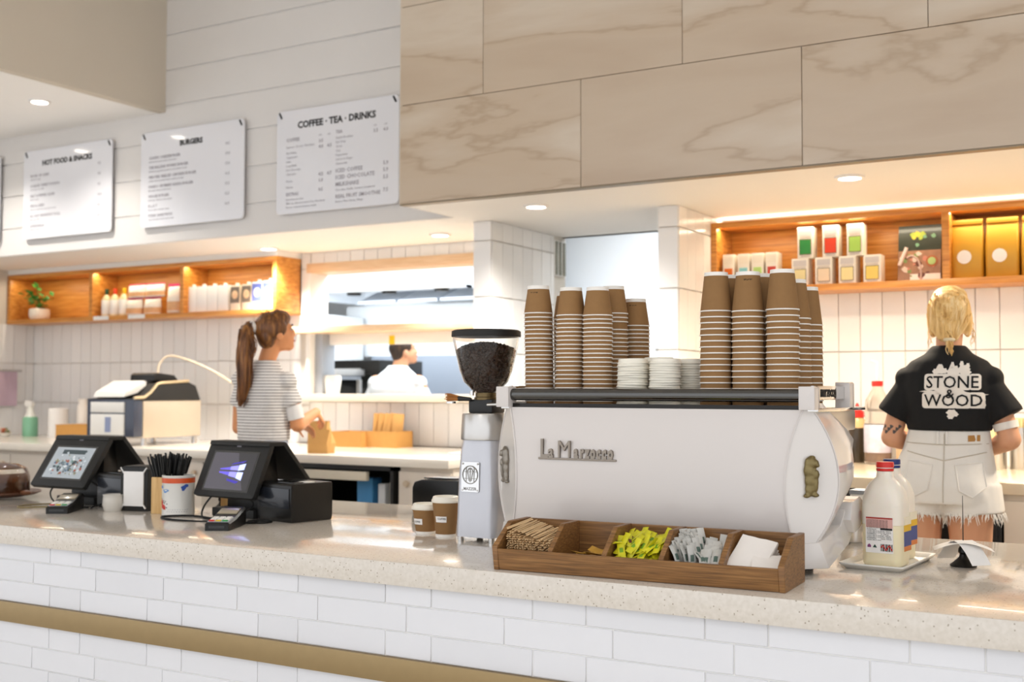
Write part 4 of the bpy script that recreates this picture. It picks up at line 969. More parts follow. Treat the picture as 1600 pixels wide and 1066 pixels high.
spike(-3.52, 3.60, 'thin black receipt spike behind the printed tin', 0, h=.235)
# cake dome
dm = thing('cake_dome', 'clear cake dome over a brown cake at the far left end of counter', 'cake dome', (-4.79, 3.48, CT))
MB().lathe([(0, .004), (.10, .004), (.155, .014), (.175, .024), (.172, .030), (.15, .020), (0, .012)], n=40).obj('plate', pm('brown_plate', '5a3520', .35, var=.1, scale=20), dm)
MB().ell((.19, -.01, .03), (.030, .022, .012), 14, 8).obj('plate_handle', pm('brown_handle', '6b3f22', .4), dm)
dp = [(.125, .022), (.126, .03), (.124, .10), (.110, .135), (.07, .155), (0, .16)]
MB().lathe(dp+[(r_*.98, z-.002) for r_, z in dp[::-1]], n=40).obj('dome', GLASSM, dm)
ck = MB(); ck.lathe([(0, .014), (.10, .014), (.108, .03), (.105, .07), (.09, .082), (0, .086)], n=32)
tag(ck.obj('cake', pm('brown_cake', '6e4020', .85, var=.25, scale=60, bump=.6), None, (-4.79, 3.48, CT)), 'round brown cake under the clear dome at far left', 'cake')
# ================================================================ MENU BOARDS
BOARD = pm('white_acrylic_board', 'e6e6ea', .12, var=.01, scale=3, coat=.6)
def board(cx, lab, head, lines, hsize=.052):
    t = thing('menu_board', lab, 'menu board', (cx, 5.412, 2.71), 0, 'white menu boards on the shiplap wall')
    Wd, Hd = .925, .635
    MB().prism(rrect(Wd, Hd, .03, 5), 'y', -.004, .004).obj('panel', BOARD, t, bevel=.001, seg=1)
    for sx in (-1, 1):
        for dz in ((Hd/2-.03), (-Hd/2+.03)):
            MB().tube([(sx*(Wd/2-.035), .0, dz), (sx*(Wd/2-.035), .020, dz)], .006, 10).obj('standoff', BLACK, t)
        MB().box((0, 0, 0), (.011, .005, .042), M=Matrix.Translation((sx*(Wd/2-.03), -.006, Hd/2-.026)) @ Matrix.Rotation(R(-28), 4, 'Y')).obj('hook', BLACK, t, bevel=.001, seg=1)
    if head: text('heading', head, hsize, PRINT, FY(0, -.0046, Hd/2-.115), t, ext=.0004, bold=.0022, align='CENTER', sx=1.02)
    g = [text_mesh('t', s_, sz, PRINTG, FY(x, -.0046, z), .0003, b, res=1) for s_, x, z, sz, b in lines]
    if g: o = link('menu_text', join_mb(g, 'menu_text', [PRINTG]), t); o['kind'] = 'stuff'
def rows(items, x, z, dz, px, prices, big=.026, small=.015):
    out = []
    for k, (a, b) in enumerate(items):
        out.append((a, x, z-dz*k, big, .0006))
        if b: out.append((b, x, z-dz*k-.022, small, 0))
    for k, p in enumerate(prices): out.append((p, px, z+.03-(dz*1.0)*k, big*.95, .0004))
    return out
board(-4.40+.0, 'menu board headed coffee tea drinks, rightmost beside the stone', 'COFFEE · TEA · DRINKS',
  [('COFFEE', -.385, .125, .030, .0008), ('STD', -.13, .137, .014, 0), ('LGE', -.065, .137, .014, 0), ('Espresso  Piccolo  Macchiato', -.385, .085, .019, 0), ('3.5', -.13, .098, .028, .0008),
   ('4.0', -.13, .064, .028, .0008), ('4.5', -.065, .064, .028, .0008)]+[(s_, -.385, .048-.026*k, .019, 0) for k, s_ in enumerate(('Flat White', 'Cappuccino', 'Latte', 'Long Black', 'Hot Chocolate', 'Chai Latte'))]
  + [('Mocha', -.385, -.125, .019, 0), ('Matcha', -.385, -.162, .019, 0), ('4.2', -.13, -.103, .028, .0008), ('4.7', -.065, -.103, .028, .0008), ('1.0', -.13, -.140, .028, .0008), ('EXTRAS', -.385, -.208, .028, .0006), ('0.5', -.13, -.196, .028, .0008),
     ('Extra Espresso Shot', -.385, -.236, .017, 0), ('Milk: Soy, Almond, Lactose Free, Macadamia', -.385, -.260, .017, 0), ('Flavour: Caramel, Hazelnut, Vanilla', -.385, -.284, .017, 0),
     ('TEA', .0, .137, .028, .0006), ('STD', .28, .15, .014, 0), ('LGE', .355, .15, .014, 0), ('3.5', .28, .115, .028, .0008), ('4.0', .352, .115, .028, .0008)]
  + [(s_, .0, .105-.026*k, .019, 0) for k, s_ in enumerate(('English Breakfast', 'Earl Grey', 'Green', 'Chai', 'Peppermint', 'Lemon & Ginger', 'Chamomile'))]
  + [('ICED COFFEE', .0, -.098, .034, .0006), ('ICED CHOCOLATE', .0, -.138, .034, .0006), ('MILKSHAKE', .0, -.180, .034, .0006), ('Chocolate, Vanilla, Caramel, Strawberry', .0, -.208, .018, 0),
     ('5.9', .352, -.082, .030, .0008), ('5.9', .352, -.122, .030, .0008), ('5.5', .352, -.164, .030, .0008), ('REAL FRUIT SMOOTHIE', .0, -.252, .032, .0006), ('7.5', .352, -.240, .030, .0008), ('Banana, Mixed Berry, Mango', .0, -.278, .018, 0)], .056)
board(-5.595, 'menu board headed burgers, the middle one of the wall', 'BURGERS',
  rows([('CLASSIC CHEESEBURGER', 'beef, cheese, tomato, lettuce, house sauce'), ('THE BALLINA WORKS BURGER', 'beef, bacon, egg, cheese, beetroot, onion, lettuce, tomato'), ('PERI PERI GRILLED CHICKEN BURGER', 'chicken, cheese, avocado, lettuce, tomato, peri mayo'),
        ('PANKO CRUMBED BARRA BURGER', 'fish, tartare, lettuce, pickle, lemon'), ('VEGGIE BURGER', 'lentil patty, halloumi, relish, spinach'), ('B L A T', 'bacon, lettuce, avocado, tomato'), ('STEAK SANDWICH', 'steak, onion jam, rocket, tomato, mayo')], -.385, .135, .064, .30, ['14.5', '17.0', '17.0', '16.5', '15.5', '12.5', '16.5']), .048)
board(-6.80, 'menu board headed hot food and snacks, left of the burgers board', 'HOT FOOD & SNACKS',
  rows([('BOWL OF CHIPS', 'with aioli or gravy'), ('LOADED SWEET POTATO', 'sour cream, sweet chilli'), ('SALT & PEPPER SQUID', 'with lime mayo'), ('FISH & CHIPS', 'battered or grilled, chips, salad, lemon, tartare'), ('ALL DAY BREAKFAST ROLL', 'bacon, egg, relish'), ('QUESADILLA', 'chicken or beans')], -.385, .125, .072, .32, ['9.5', '9.0', '9.5', '16.0', '9.5', '9.0'], .027), .050)
board(-7.99, 'menu board at far left edge, mostly out of view', '', [])

# ================================================================ OAK SHELVES
def shelf(x0, x1, divs, lab):
    yf, yb, z0, z1, t_ = 6.116, 6.376, 1.850, 2.250, .034
    t = thing('oak_shelf', lab, 'shelf', ((x0+x1)/2, yf, z0)); cx = (x0+x1)/2
    f = lambda a, b, c, d, e, g, nm: MB().b2(a-cx, b-cx, c-yf, d-yf, e-z0, g-z0).obj(nm, WOODS, t, bevel=.002)
    f(x0, x1, yf, yb, z0, z0+t_, 'bottom_board'); f(x0, x1, yf, yb, z1-.03, z1, 'top_board'); f(x0, x1, yb-.012, yb, z0+t_, z1-.03, 'back_board')
    f(x0, x0+.035, yf, yb, z0+t_, z1-.03, 'end_board'); f(x1-.035, x1, yf, yb, z0+t_, z1-.03, 'end_board')
    for d in divs: f(d-.018, d+.018, yf, yb-.012, z0+t_, z1-.03, 'divider')
    return t
shelf(-8.390, -5.492, [-7.385, -6.405], 'long left oak wall shelf with potted plant, syrups and milk cartons')
shelf(-2.318, .60, [-1.076, .0], 'right oak wall shelf with tea tins and coffee bags')
SZ, SY = 1.884, 6.20
# plant
pt = thing('potted_plant', 'small green trailing plant in a white ribbed pot on the left shelf', 'plant', (-8.12, 6.22, SZ))
pp = MB(); n_ = 40
pp.loft([[((r_*(1+.03*math.cos(20*6.283*k/n_)))*math.cos(6.283*k/n_), (r_*(1+.03*math.cos(20*6.283*k/n_)))*math.sin(6.283*k/n_), z) for k in range(n_)] for r_, z in ((.058, 0), (.076, .02), (.080, .05), (.076, .085), (.070, .09))])
pp.obj('pot', pm('white_ribbed_pot', 'eee6d8', .5, var=.03, scale=20), pt)
lf = MB().add([(0, 0, 0), (.022, -.016, .006), (.05, 0, .002), (.022, .016, .006), (.022, 0, .0)], [(0, 1, 4), (1, 2, 4), (2, 3, 4), (3, 0, 4)]).mesh('leaf', GREEN, fix=False)
for k, (dx, dz) in enumerate([(-.16, .15), (-.09, .20), (.0, .22), (.07, .14), (.16, .13), (.02, .10)]):
    MB().tube([(0, 0, .08), (dx*.5, -.02, .08+(dz-.0)*.6), (dx, -.03, .05+dz*.9)], .003, 6).obj('stem', GREEN, pt)
    for j in range(7):
        u = .35+.65*j/6; o = link('leaf', lf, pt, (dx*u+random.uniform(-.02, .02), -.02+random.uniform(-.03, .03), .08+(dz-.03)*u+random.uniform(-.015, .015)))
        o.rotation_euler = (random.uniform(-.6, .6), random.uniform(-.9, .5), random.uniform(0, 6.28)); o.scale = (1.25,)*3
# syrup bottles
def bottle(x, y, z0, h, r_, lab, capc, bodym, cat='bottle', grp=None, labelm=None):
    t = thing('syrup_bottle', lab, cat, (x, y, z0), 0, grp)
    MB().lathe([(0, 0), (r_, 0), (r_, h*.62), (r_*.75, h*.70), (r_*.34, h*.80), (r_*.34, h*.87), (0, h*.87)], n=24).obj('bottle_body', bodym, t)
    MB().lathe([(r_*.36, h*.80), (r_*.40, h*.81), (r_*.40, h), (0, h)], n=20).obj('cap', pm('bottle_cap', capc, .35, var=.04), t)
    if labelm: MB().lathe([(r_+.0006, h*.08), (r_+.0012, h*.09), (r_+.0012, h*.58), (r_+.0006, h*.59)], n=24).obj('label', labelm, t)
SYR = pm('pale_syrup', 'e6d2a4', .15, var=.05, coat=.4)
for x, c, n_ in ((-7.30, '174a2c', 'dark green'), (-7.205, 'e8491f', 'orange red'), (-7.105, 'f2c21f', 'yellow')):
    bottle(x, 6.2, SZ, .215, .038, f'syrup bottle with a {n_} cap on the left shelf', c, SYR, grp='syrup bottles on the left shelf', labelm=pm('white_label', 'f2eee6', .6))
# pouches of chips with pink tops
def pouch(x, y, z0, w, h, d, lab, tilt=0, cols=('c03060', 'e2d8cc', 'd9a878')):
    t = thing('snack_pouch', lab, 'bag', (x, y, z0), 0, 'snack pouches on the left shelf'); t.rotation_euler.x = tilt
    ms = [pm('pouch_front', cols[1], .35, var=.05, scale=14, coat=.3), pm('pouch_top', cols[0], .35, coat=.3), pm('pouch_print', cols[2], .45, var=.2, scale=30)]
    def ring(z, k, ww): return [(ww/2*math.cos(6.283*q/20)*(1 if abs(math.cos(6.283*q/20)) < .95 else 1), k*d/2*math.sin(6.283*q/20), z) for q in range(20)]
    MB().loft([ring(0, .7, w*.92), ring(h*.05, 1, w), ring(h*.45, 1, w), ring(h*.8, .55, w), ring(h*.9, .15, w*1.01)]).obj('pouch_body', ms[0], t)
    MB().loft([ring(h*.9, .15, w*1.01), ring(h, .06, w*1.02)]).obj('pink_top', ms[1], t)
    MB().loft([ring(h*.10, 1.02, w*1.004), ring(h*.40, 1.03, w*1.004)], cap=False).obj('printed_band', ms[2], t, fix=False)
pouch(-6.985, 6.20, SZ, .17, .135, .09, 'lower left snack pouch with pink top on the left shelf')
pouch(-6.79, 6.20, SZ, .17, .135, .09, 'lower right snack pouch with pink top on the left shelf')
pouch(-6.97, 6.215, SZ+.135, .20, .105, .07, 'upper left snack pouch lying on the lower pouches')
pouch(-6.78, 6.215, SZ+.135, .20, .105, .07, 'upper right snack pouch lying on the lower pouches')
pouch(-6.555, 6.20, SZ, .145, .225, .09, 'tall snack pouch standing by the shelf divider')
# milk cartons
def carton(x, w, h, lab, cols, cap='f3f0ea'):
    t = thing('milk_carton', lab, 'carton', (x, 6.215, SZ), 0, 'milk cartons on the left shelf')
    MB().box((0, 0, h/2), (w, .09, h)).obj('carton_box', pm('carton_board', cols[0], .4, var=.03), t, bevel=.003)
    MB().lathe([(0, h), (.014, h), (.0145, h+.016), (0, h+.018)], (.0, -.018, 0), 16).obj('cap', pm('carton_cap', cap, .4), t)
    if len(cols) > 1:
        MB().box((0, -.0455, h*.62), (w*.96, .002, h*.62)).obj('front_print', pm('carton_print', cols[1], .45, var=.12, scale=24), t)
        MB().ell((0, -.047, h*.62), (w*.34, .002, h*.17), 16, 6).obj('round_print', pm('carton_round', cols[2], .5), t)
for k, x in enumerate((-6.36, -6.255, -6.15, -6.045)):
    carton(x, .100, .190, f'plain white milk carton, {("leftmost", "second", "third", "fourth")[k]} of the white row', ['f4f2ee'])
carton(-5.928, .088, .184, 'oat milk carton with dark frame print, left one of the pair', ['e8ddc9', '7d7164', 'efc9a0'])
carton(-5.818, .088, .188, 'oat milk carton with dark frame print, right one of the pair', ['e8ddc9', '7d7164', 'efc9a0'])
carton(-5.718, .094, .200, 'blue and white milk carton, left one of the blue pair', ['eef0f6', '6f7fd0', 'f2f4fa'])
carton(-5.615, .094, .204, 'blue and white milk carton at the right end of the row', ['eef0f6', '6a78cc', 'f2f4fa'])
# price tickets on the shelf edge
for x, w in ((-7.26, .17), (-6.87, .18)):
    o = MB().box((0, 0, 0), (w, .002, .030)).obj('price_ticket', PAPER, None, (x, 6.113, 1.868)); tag(o, 'white price ticket below the syrup bottles' if x < -7 else 'white price ticket below the snack pouches', 'ticket', 'price tickets on the shelf edge')
# tea tins
def tin(x, z0, w, h, lab, col, small=False):
    t = thing('tea_box', lab, 'tea box', (x, 6.20, z0), random.uniform(-.04, .04), 'tea boxes on the right shelf')
    MB().box((0, 0, h/2), (w, .085, h)).obj('carton', pm('tea_carton', 'ece4d6', .45, var=.03), t, bevel=.002)
    MB().box((0, -.0435, h*.36), (w*.70, .002, h*.46)).obj('colour_label', pm('tea_label', col, .45, var=.05), t, bevel=.001, seg=1)
    MB().box((0, -.0432, h*.82), (w*.80, .001, h*.22)).obj('top_band', pm('tea_band', 'cfc8c4' if not small else 'e9e0cf', .5), t)
    if not small:
        q = MB()
        for k_ in range(7): q.box((-w*.30+w*.1*k_, -.0436, h*.66), (.003, .001, .010))
        for k_ in range(2): q.box((0, -.0436, h*(.05+.035*k_)), (w*.6, .001, .002))
        q.obj('tea_print', pm('mauve_fine_print', 'a58f88', .6), t)['kind'] = 'stuff'
        MB().box((0, -.0434, h*.36), (w*.76, .001, h*.50)).obj('label_frame', pm('label_frame', '6f5a35', .5), t)
for x, c, n_ in ((-2.23, 'e0701c', 'orange'), (-2.143, '8fd0d4', 'pale blue'), (-2.065, 'b9d97c', 'light green'), (-1.985, 'c9402c', 'red')):
    tin(x, 1.884, .066, .19, f'narrow tea box with {n_} label at the left of the right shelf', c, True)
for k, (x, c, n_) in enumerate(((-1.838, 'e8d9a0', 'leftmost'), (-1.712, 'ecd7b8', 'second'), (-1.586, 'f0dfa0', 'third'), (-1.458, 'efd06a', 'rightmost'))):
    tin(x+.01, 1.884, .090, .146, f'tea box with pale label in the lower row, {n_}', c)
for x, c, n_ in ((-1.792, '2f8a3c', 'dark green'), (-1.657, 'e0431f', 'orange red'), (-1.528, 'a9d05c', 'lime green')):
    tin(x-.008, 2.030, .084, .168, f'tea box with {n_} label in the upper row', c)
# picture card
pc = thing('picture_card', 'glossy picture card of drinks and food leaning on the right shelf', 'poster', (-1.232, 6.25, SZ)); pc.rotation_euler.x = R(-8)
MB().box((0, 0, .152), (.215, .006, .30)).obj('card', pm('poster_dark', '2d3326', .3, var=.3, scale=16, coat=.3), pc)
MB().box((0, -.0035, .085), (.213, .001, .165)).obj('lower_picture', pm('poster_food', '9c7358', .35, var=.45, scale=22), pc)
pq = MB(); rr = random.Random(8)
for k in range(26):
    a, b = rr.uniform(-.095, .095), rr.uniform(.02, .15); s_ = rr.uniform(.006, .022)
    pq.prism([(a+s_*math.cos(q*.9)*rr.uniform(.5, 1), b+s_*math.sin(q*.9)*rr.uniform(.5, 1)) for q in range(7)], 'y', -.0052-.00005*k, -.004, rr.randrange(4))
o = pq.obj('picture_shapes', [pm('p1', 'd9c2b0', .4), pm('p2', '6b3f30', .4), pm('p3', '7d8f55', .4), pm('p4', 'c07f6a', .4)], pc); o['kind'] = 'stuff'
MB().tube([(-.10, -.006, .09), (-.065, -.006, .185)], .010, 8).obj('painted_straw', pm('p5', 'e0c8bd', .5), pc)
MB().tube([(-.04+.05*math.cos(R(a)), -.006, .04+.10*math.sin(R(a))) for a in range(-50, 120, 12)], .005, 6).obj('painted_glass', pm('p6', 'c9ada0', .5), pc)
pg = MB()
for k, (a, b, s_, mi) in enumerate(((-.035, .252, .016, 0), (-.012, .256, .017, 1), (.015, .254, .016, 0), (-.03, .238, .012, 1), (.004, .236, .013, 0), (.026, .240, .010, 2), (.068, .243, .013, 2), (-.012, .198, .011, 2))):
    pg.prism([(a+s_*math.cos(q*.7)*(1-.25*(q % 2)), b+s_*math.sin(q*.7)*(1-.25*((q+k) % 3 == 0))) for q in range(9)], 'y', -.0045-.0001*k, -.003, mi)
o = pg.obj('painted_leaves', [pm('p7', '9fb03c', .5), pm('p8', 'd0c23a', .5), pm('p9', '6f9a74', .5)], pc); o['kind'] = 'stuff'
MB().box((.03, -.0042, .022), (.15, .002, .040)).obj('painted_cloth', pm('p10', 'f0e2d8', .6), pc)
MB().lathe([(0, 0), (.030, 0), (.030, .002), (0, .002)], n=20, M=Matrix.Translation((.062, -.0045, .108)) @ Matrix.Rotation(R(90), 4, 'X')).obj('painted_bowl', pm('p11', 'a9653c', .6), pc)
MB().lathe([(0, 0), (.020, 0), (.020, .003), (0, .003)], n=16, M=Matrix.Translation((.062, -.0050, .108)) @ Matrix.Rotation(R(90), 4, 'X')).obj('painted_green', pm('p12', 'a9c27a', .6), pc)
# coffee bags
def cbag(x, lab):
    t = thing('coffee_bag', lab, 'bag', (x, 6.215, SZ), 0, 'gold coffee bags on the right shelf')
    rows = []
    for z, w, d in ((0, .150, .085), (.01, .156, .095), (.15, .158, .09), (.22, .154, .055), (.262, .148, .018), (.302, .146, .006)):
        rows.append([(a, b, z) for a, b in rrect(w, d, min(d*.3, .02), 3)])
    MB().loft(rows).obj('bag', pm('gold_foil_paper', 'c9962e', .38, .15, .12, 9, bump=.4), t)
    MB().lathe([(0, 0), (.034, 0), (.034, .002), (0, .002)], n=24, M=Matrix.Translation((-.01, -.0475, .108)) @ Matrix.Rotation(R(90), 4, 'X')).obj('round_sticker', PAPER, t)
    MB().box((0, -.012, .285), (.148, .014, .018)).obj('folded_top', pm('gold_fold', 'b57f22', .4, .1), t, bevel=.002)
for x, l_ in ((-.987, 'left gold coffee bag with a round white sticker, next to the divider'), (-.822, 'second gold coffee bag with a round white sticker'), (-.657, 'gold coffee bag cut by the right edge of the photo'), (-.49, 'gold coffee bag past the right edge')): cbag(x, l_)
# ================================================================ BACK COUNTER
BZ, BF = .946, 5.22
bcl = MB().prism([(-8.388, BF), (-3.46, BF), (-3.46, 5.645), (-3.585, 5.645), (-3.585, YW-.006), (-8.388, YW-.006)], 'z', BZ-.048, BZ).obj('back_worktop', pm('pale_worktop', 'e9e1d4', .2, var=.03, scale=20, coat=.3), bevel=.004); tag(bcl, 'pale worktop along the tiled left back wall', 'worktop')
bcr = MB().b2(-2.315, 2.1, 5.14, YW-.006, BZ-.048, BZ).obj('back_worktop', pm('cream_worktop', 'e2d2b6', .2, var=.03, scale=20, coat=.3), bevel=.004); tag(bcr, 'cream worktop along the right back wall behind the barista', 'worktop')
CABM = pm('pale_laminate', 'ddd2c4', .45, var=.03, scale=4); CABD = pm('cabinet_dark', '1c1b1a', .5)
def cabinet(x0, x1, yf, lab, doors, knob, mat=CABM, dep=1.1):
    t = thing('base_cabinet', lab, 'cabinet', ((x0+x1)/2, yf, 0)); w = x1-x0
    MB().b2(-w/2, w/2, .02, dep, .08, BZ-.050).obj('carcass', mat, t, bevel=.002); MB().b2(-w/2, w/2, .06, dep-.02, .002, .08).obj('plinth', CABD, t)
    for k in range(doors):
        a = -w/2+w*k/doors+.004; b = -w/2+w*(k+1)/doors-.004
        d = MB().b2(a, b, 0, .018, .10, BZ-.075).obj('door', mat, t, bevel=.002)
        MB().lathe([(0, 0), (.010, 0), (.010, .012), (.018, .018), (.016, .026), (0, .028)], n=16, M=Matrix.Translation((a+.06 if knob == 'l' else b-.06, 0, BZ-.14)) @ Matrix.Rotation(R(90), 4, 'X')).obj('knob', pm('wood_knob', 'c9b79f', .4), d)
cabinet(-8.38, -5.3, BF+.04, 'pale cabinet row with round knobs under the left worktop', 5, 'r')
cabinet(-3.82, -3.47, BF+.04, 'pale cabinet with round knob left of the grinder', 1, 'l', dep=.38)
fr = thing('underbench_fridge', 'black open underbench fridge with drinks beneath the left worktop', 'fridge', (-4.30, BF+.02, 0))
for a in ((-.46, -.44, 0, .9), (.44, .46, 0, .9)): MB().b2(a[0], a[1], 0, 1.0, .05, BZ-.05).obj('side_panel', CABD, fr)
MB().b2(-.46, .46, .9, 1.0, .05, BZ-.05).obj('back_panel', CABD, fr); MB().b2(-.46, .46, 0, 1.0, .05, .12).obj('floor_panel', CABD, fr); MB().b2(-.46, .46, 0, 1.0, BZ-.075, BZ-.05).obj('top_panel', CABD, fr)
MB().b2(-.36, .02+.26, -.008, .02, BZ-.135, BZ-.085).obj('light_panel', pm('fridge_sign', 'd8d0bc', .5), fr, bevel=.002)
MB().b2(-.44, .44, .03, .85, .55, .565).obj('shelf', STEEL, fr)
def simple_carton(x, y, z, w, d, h, c, lab, cat='carton'):
    o = MB().box((0, 0, h/2), (w, d, h)).obj('drink_carton', pm('fridge_carton', c, .45, var=.06), None, (x, y, z), bevel=.004); tag(o, lab, cat, 'cartons in the open fridge'); return o
simple_carton(-4.14, BF+.20, .565, .11, .09, .25, '4a90c4', 'blue carton standing in the open black fridge'); simple_carton(-4.03, BF+.20, .565, .05, .06, .22, 'e6e6e6', 'slim white carton right of the blue one in the fridge')
simple_carton(-3.91, BF+.18, .565, .08, .09, .235, 'b9b4a6', 'grey striped carton at the right of the open fridge'); simple_carton(-4.62, BF+.25, .565, .16, .12, .12, '7f8a6f', 'low green box at the left of the open fridge')
# right side: black fridge and white cupboard
fb = thing('black_fridge', 'black underbench fridge behind the barista in denim shorts', 'fridge', (-1.25, 5.17, 0)); MB().b2(-.50, .545, 0, 1.0, .05, BZ-.05).obj('fridge_body', CABD, fb, bevel=.004)
MB().b2(-.48, .53, -.016, 0, .10, BZ-.07).obj('fridge_door', BLACK, fb, bevel=.003)
cabinet(-.700, .9, 5.165, 'white cupboard under the right worktop', 3, 'r', pm('white_cupboard', 'efe4d3', .3, var=.02, scale=4))
cabinet(-2.31, -1.76, 5.165, 'white cupboard near the right pillar behind the coffee machine', 1, 'r', pm('white_cupboard_door', 'efe4d3', .3, var=.02, scale=4))
# ---- things on the right back worktop
def squeeze(x, y):
    t = thing('sauce_bottle', 'dark sauce squeeze bottle with red nozzle on the right back worktop', 'bottle', (x, y, BZ))
    MB().lathe([(0, 0), (.045, 0), (.047, .01), (.047, .17), (.040, .185), (.038, .195), (0, .195)], n=24).obj('dark_body', pm('dark_sauce', '33291c', .3, coat=.3), t)
    MB().lathe([(.038, .178), (.043, .182), (.038, .225), (.030, .235), (0, .235)], n=24).obj('clear_shoulder', pm('amber_shoulder', 'd9b680', .25, coat=.3), t)
    MB().lathe([(.034, .235), (.036, .237), (.034, .265), (.014, .285), (.006, .31), (0, .312)], n=20).obj('red_nozzle', RED, t)
squeeze(-1.548, 6.22)
wb_ = thing('water_bottle', 'tall clear bottle with white pump and red collar behind the barista', 'bottle', (-1.42, 6.12, BZ))
pr_ = [(0, 0), (.066, 0), (.068, .01), (.068, .20), (.062, .23), (.066, .27), (.058, .33), (.026, .385), (.024, .40)]
MB().lathe(pr_, n=28).obj('bottle_body', pm('clear_pet', 'f3ece0', .06, trans=.93, var=.05, ior=1.25), wb_)
MB().lathe([(.0685, .06), (.0690, .062), (.0690, .20), (.0685, .202)], n=28).obj('label', pm('blue_white_label', 'c3c1cf', .5, var=.35, scale=22), wb_)
MB().lathe([(0, .012), (.062, .012), (.062, .07), (0, .07)], n=24).obj('syrup', pm('cola_brown', '8a6a55', .2, var=.05), wb_)
MB().lathe([(.026, .398), (.028, .40), (.028, .425), (0, .427)], n=20).obj('red_collar', RED, wb_); MB().tube([(0, 0, .42), (0, 0, .50), (0, 0, .52), (-.03, 0, .53)], .007, 8).obj('pump', WPLAS, wb_)
tag(MB().lathe([(0, 0), (.035, 0), (.037, .004), (.037, .075), (.034, .077), (.034, .006), (0, .006)], n=24).obj('steel_cup', STEEL, None, (-1.625, 6.10, BZ)), 'small steel cup left of the dark sauce bottle', 'cup')
pk = thing('syrup_pouch', 'pink bottle peeping out beside the barista waist', 'bottle', (-1.205, 6.08, BZ)); MB().lathe([(0, 0), (.05, 0), (.052, .02), (.05, .19), (.03, .225), (0, .235)], n=24).obj('pink_body', pm('magenta_bottle', 'c0304f', .35, var=.1, scale=14, coat=.3), pk)
MB().lathe([(0, .225), (.018, .225), (.018, .26), (0, .262)], n=16).obj('cap', pm('pink_cap', 'c74a5a', .4), pk); MB().lathe([(.0525, .06), (.053, .065), (.053, .10), (.0525, .105)], n=24).obj('violet_band', pm('violet_band', '5a3fb0', .5), pk)
tag(MB().box((0, 0, .10), (.06, .06, .20)).obj('cardboard_box', pm('tall_tan_box', 'cbb08a', .7), None, (-1.305, 6.17, BZ), bevel=.003), 'tall tan box between the clear and the pink bottles', 'box')
for k, (x, y, h) in enumerate(((-.845, 6.05, .135), (-.745, 6.10, .20), (-.645, 6.06, .20), (-.55, 6.05, .17))):
    t = thing('steel_canister', ('steel canister of wooden sticks right of the barista', 'taller steel canister with frothy white top', 'black and steel canister at the right edge', 'steel canister past the right edge')[k], 'canister', (x, y, BZ), 0, 'canisters on the right worktop')
    MB().lathe([(0, 0), (.046, 0), (.047, .004), (.047, h), (.044, h), (.044, .006), (0, .006)], n=28).obj('can', STEEL if k != 2 else BLACK, t)
    if k in (0, 1):
        s_ = MB()
        for q in range(16): s_.box((.030*math.cos(q*2.4)*(.3+.7*(q % 4)/3), .030*math.sin(q*2.4)*(.3+.7*(q % 4)/3), h*.5+.05), (.010, .006, h*.8+.03))
        o = s_.obj('sticks', pm('pale_sticks', 'e5cf9a', .6), t); o['kind'] = 'stuff'
    else: MB().ell((0, 0, h+.005), (.045, .045, .022), 18, 8).obj('white_top', WPLAS, t)
# ---- things on the left back worktop
gm = thing('contact_grill', 'steel and black bench toaster machine with white front panels on the left worktop', 'toaster', (-6.26, 5.44, BZ), R(4))
for x in (-.19, .19):
    for y in (.03, .52): MB().lathe([(0, 0), (.02, 0), (.018, .05), (0, .05)], (x, y, 0), 14).obj('foot', STEEL, gm)
MB().b2(-.21, .21, .0, .56, .05, .30).obj('steel_body', pm('satin_steel', 'd3c5b0', .35, .5, .05, 8), gm, bevel=.005)
MB().prism([(-.09, .31), (.0, .315), (.06, .35), (.12, .405), (.16, .415), (.42, .43), (.50, .40), (.55, .30), (.0, .298)], 'x', -.215, .215).obj('black_hood', BLACKM, gm, bevel=.003)
hb = MB(); hb.tube([(.217, -.09, .318), (.217, 0, .322), (.217, .06, .356), (.217, .12, .412), (.217, .16, .420), (.217, .42, .434)], .010, 8); hb.obj('hood_trim', pm('gold_steel', 'cdb894', .3, .6), gm)
MB().prism([(-.085, .322), (-.06, .36), (.10, .435), (.12, .430), (.12, .40), (.04, .35)], 'x', -.16, .12).obj('white_lid', WPLAS, gm, bevel=.006)
MB().box((0, -.045, .185), (.42, .08, .25)).obj('front_frame', pm('blue_black_frame', '3a4152', .25, coat=.4), gm, bevel=.004)
MB().box((-.02, -.088, .255), (.30, .012, .07)).obj('upper_white_panel', WPLAS, gm, bevel=.003); MB().box((-.02, -.088, .14), (.30, .012, .14)).obj('lower_white_panel', WPLAS, gm, bevel=.003)
MB().box((-.01, -.0955, .14), (.05, .003, .10)).obj('panel_slot', pm('blue_grey', '8b95b5', .4), gm)
MB().prism([(.20, .43), (.205, .475), (.23, .49), (.40, .475), (.45, .43)], 'x', -.11, .11).obj('top_box', BLACK, gm, bevel=.008)
cable([(-6.24, 5.75, BZ+.48), (-6.25, 5.78, BZ+.56), (-6.20, 5.85, BZ+.61), (-6.02, 6.02, BZ+.52), (-5.90, 6.25, BZ+.36), (-6.02, 6.34, BZ+.34)], .008, 'pale cable arching from the bench toaster to the wall', pm('cream_cable', 'd8c6ac', .5))
sb2 = thing('spray_bottle', 'green spray bottle with white trigger on the left worktop', 'bottle', (-8.05, 6.10, BZ))
MB().lathe([(0, 0), (.058, 0), (.06, .01), (.06, .14), (.05, .155), (0, .157)], n=24).obj('green_body', pm('mint_bottle', '7fb795', .3, coat=.3, var=.05), sb2)
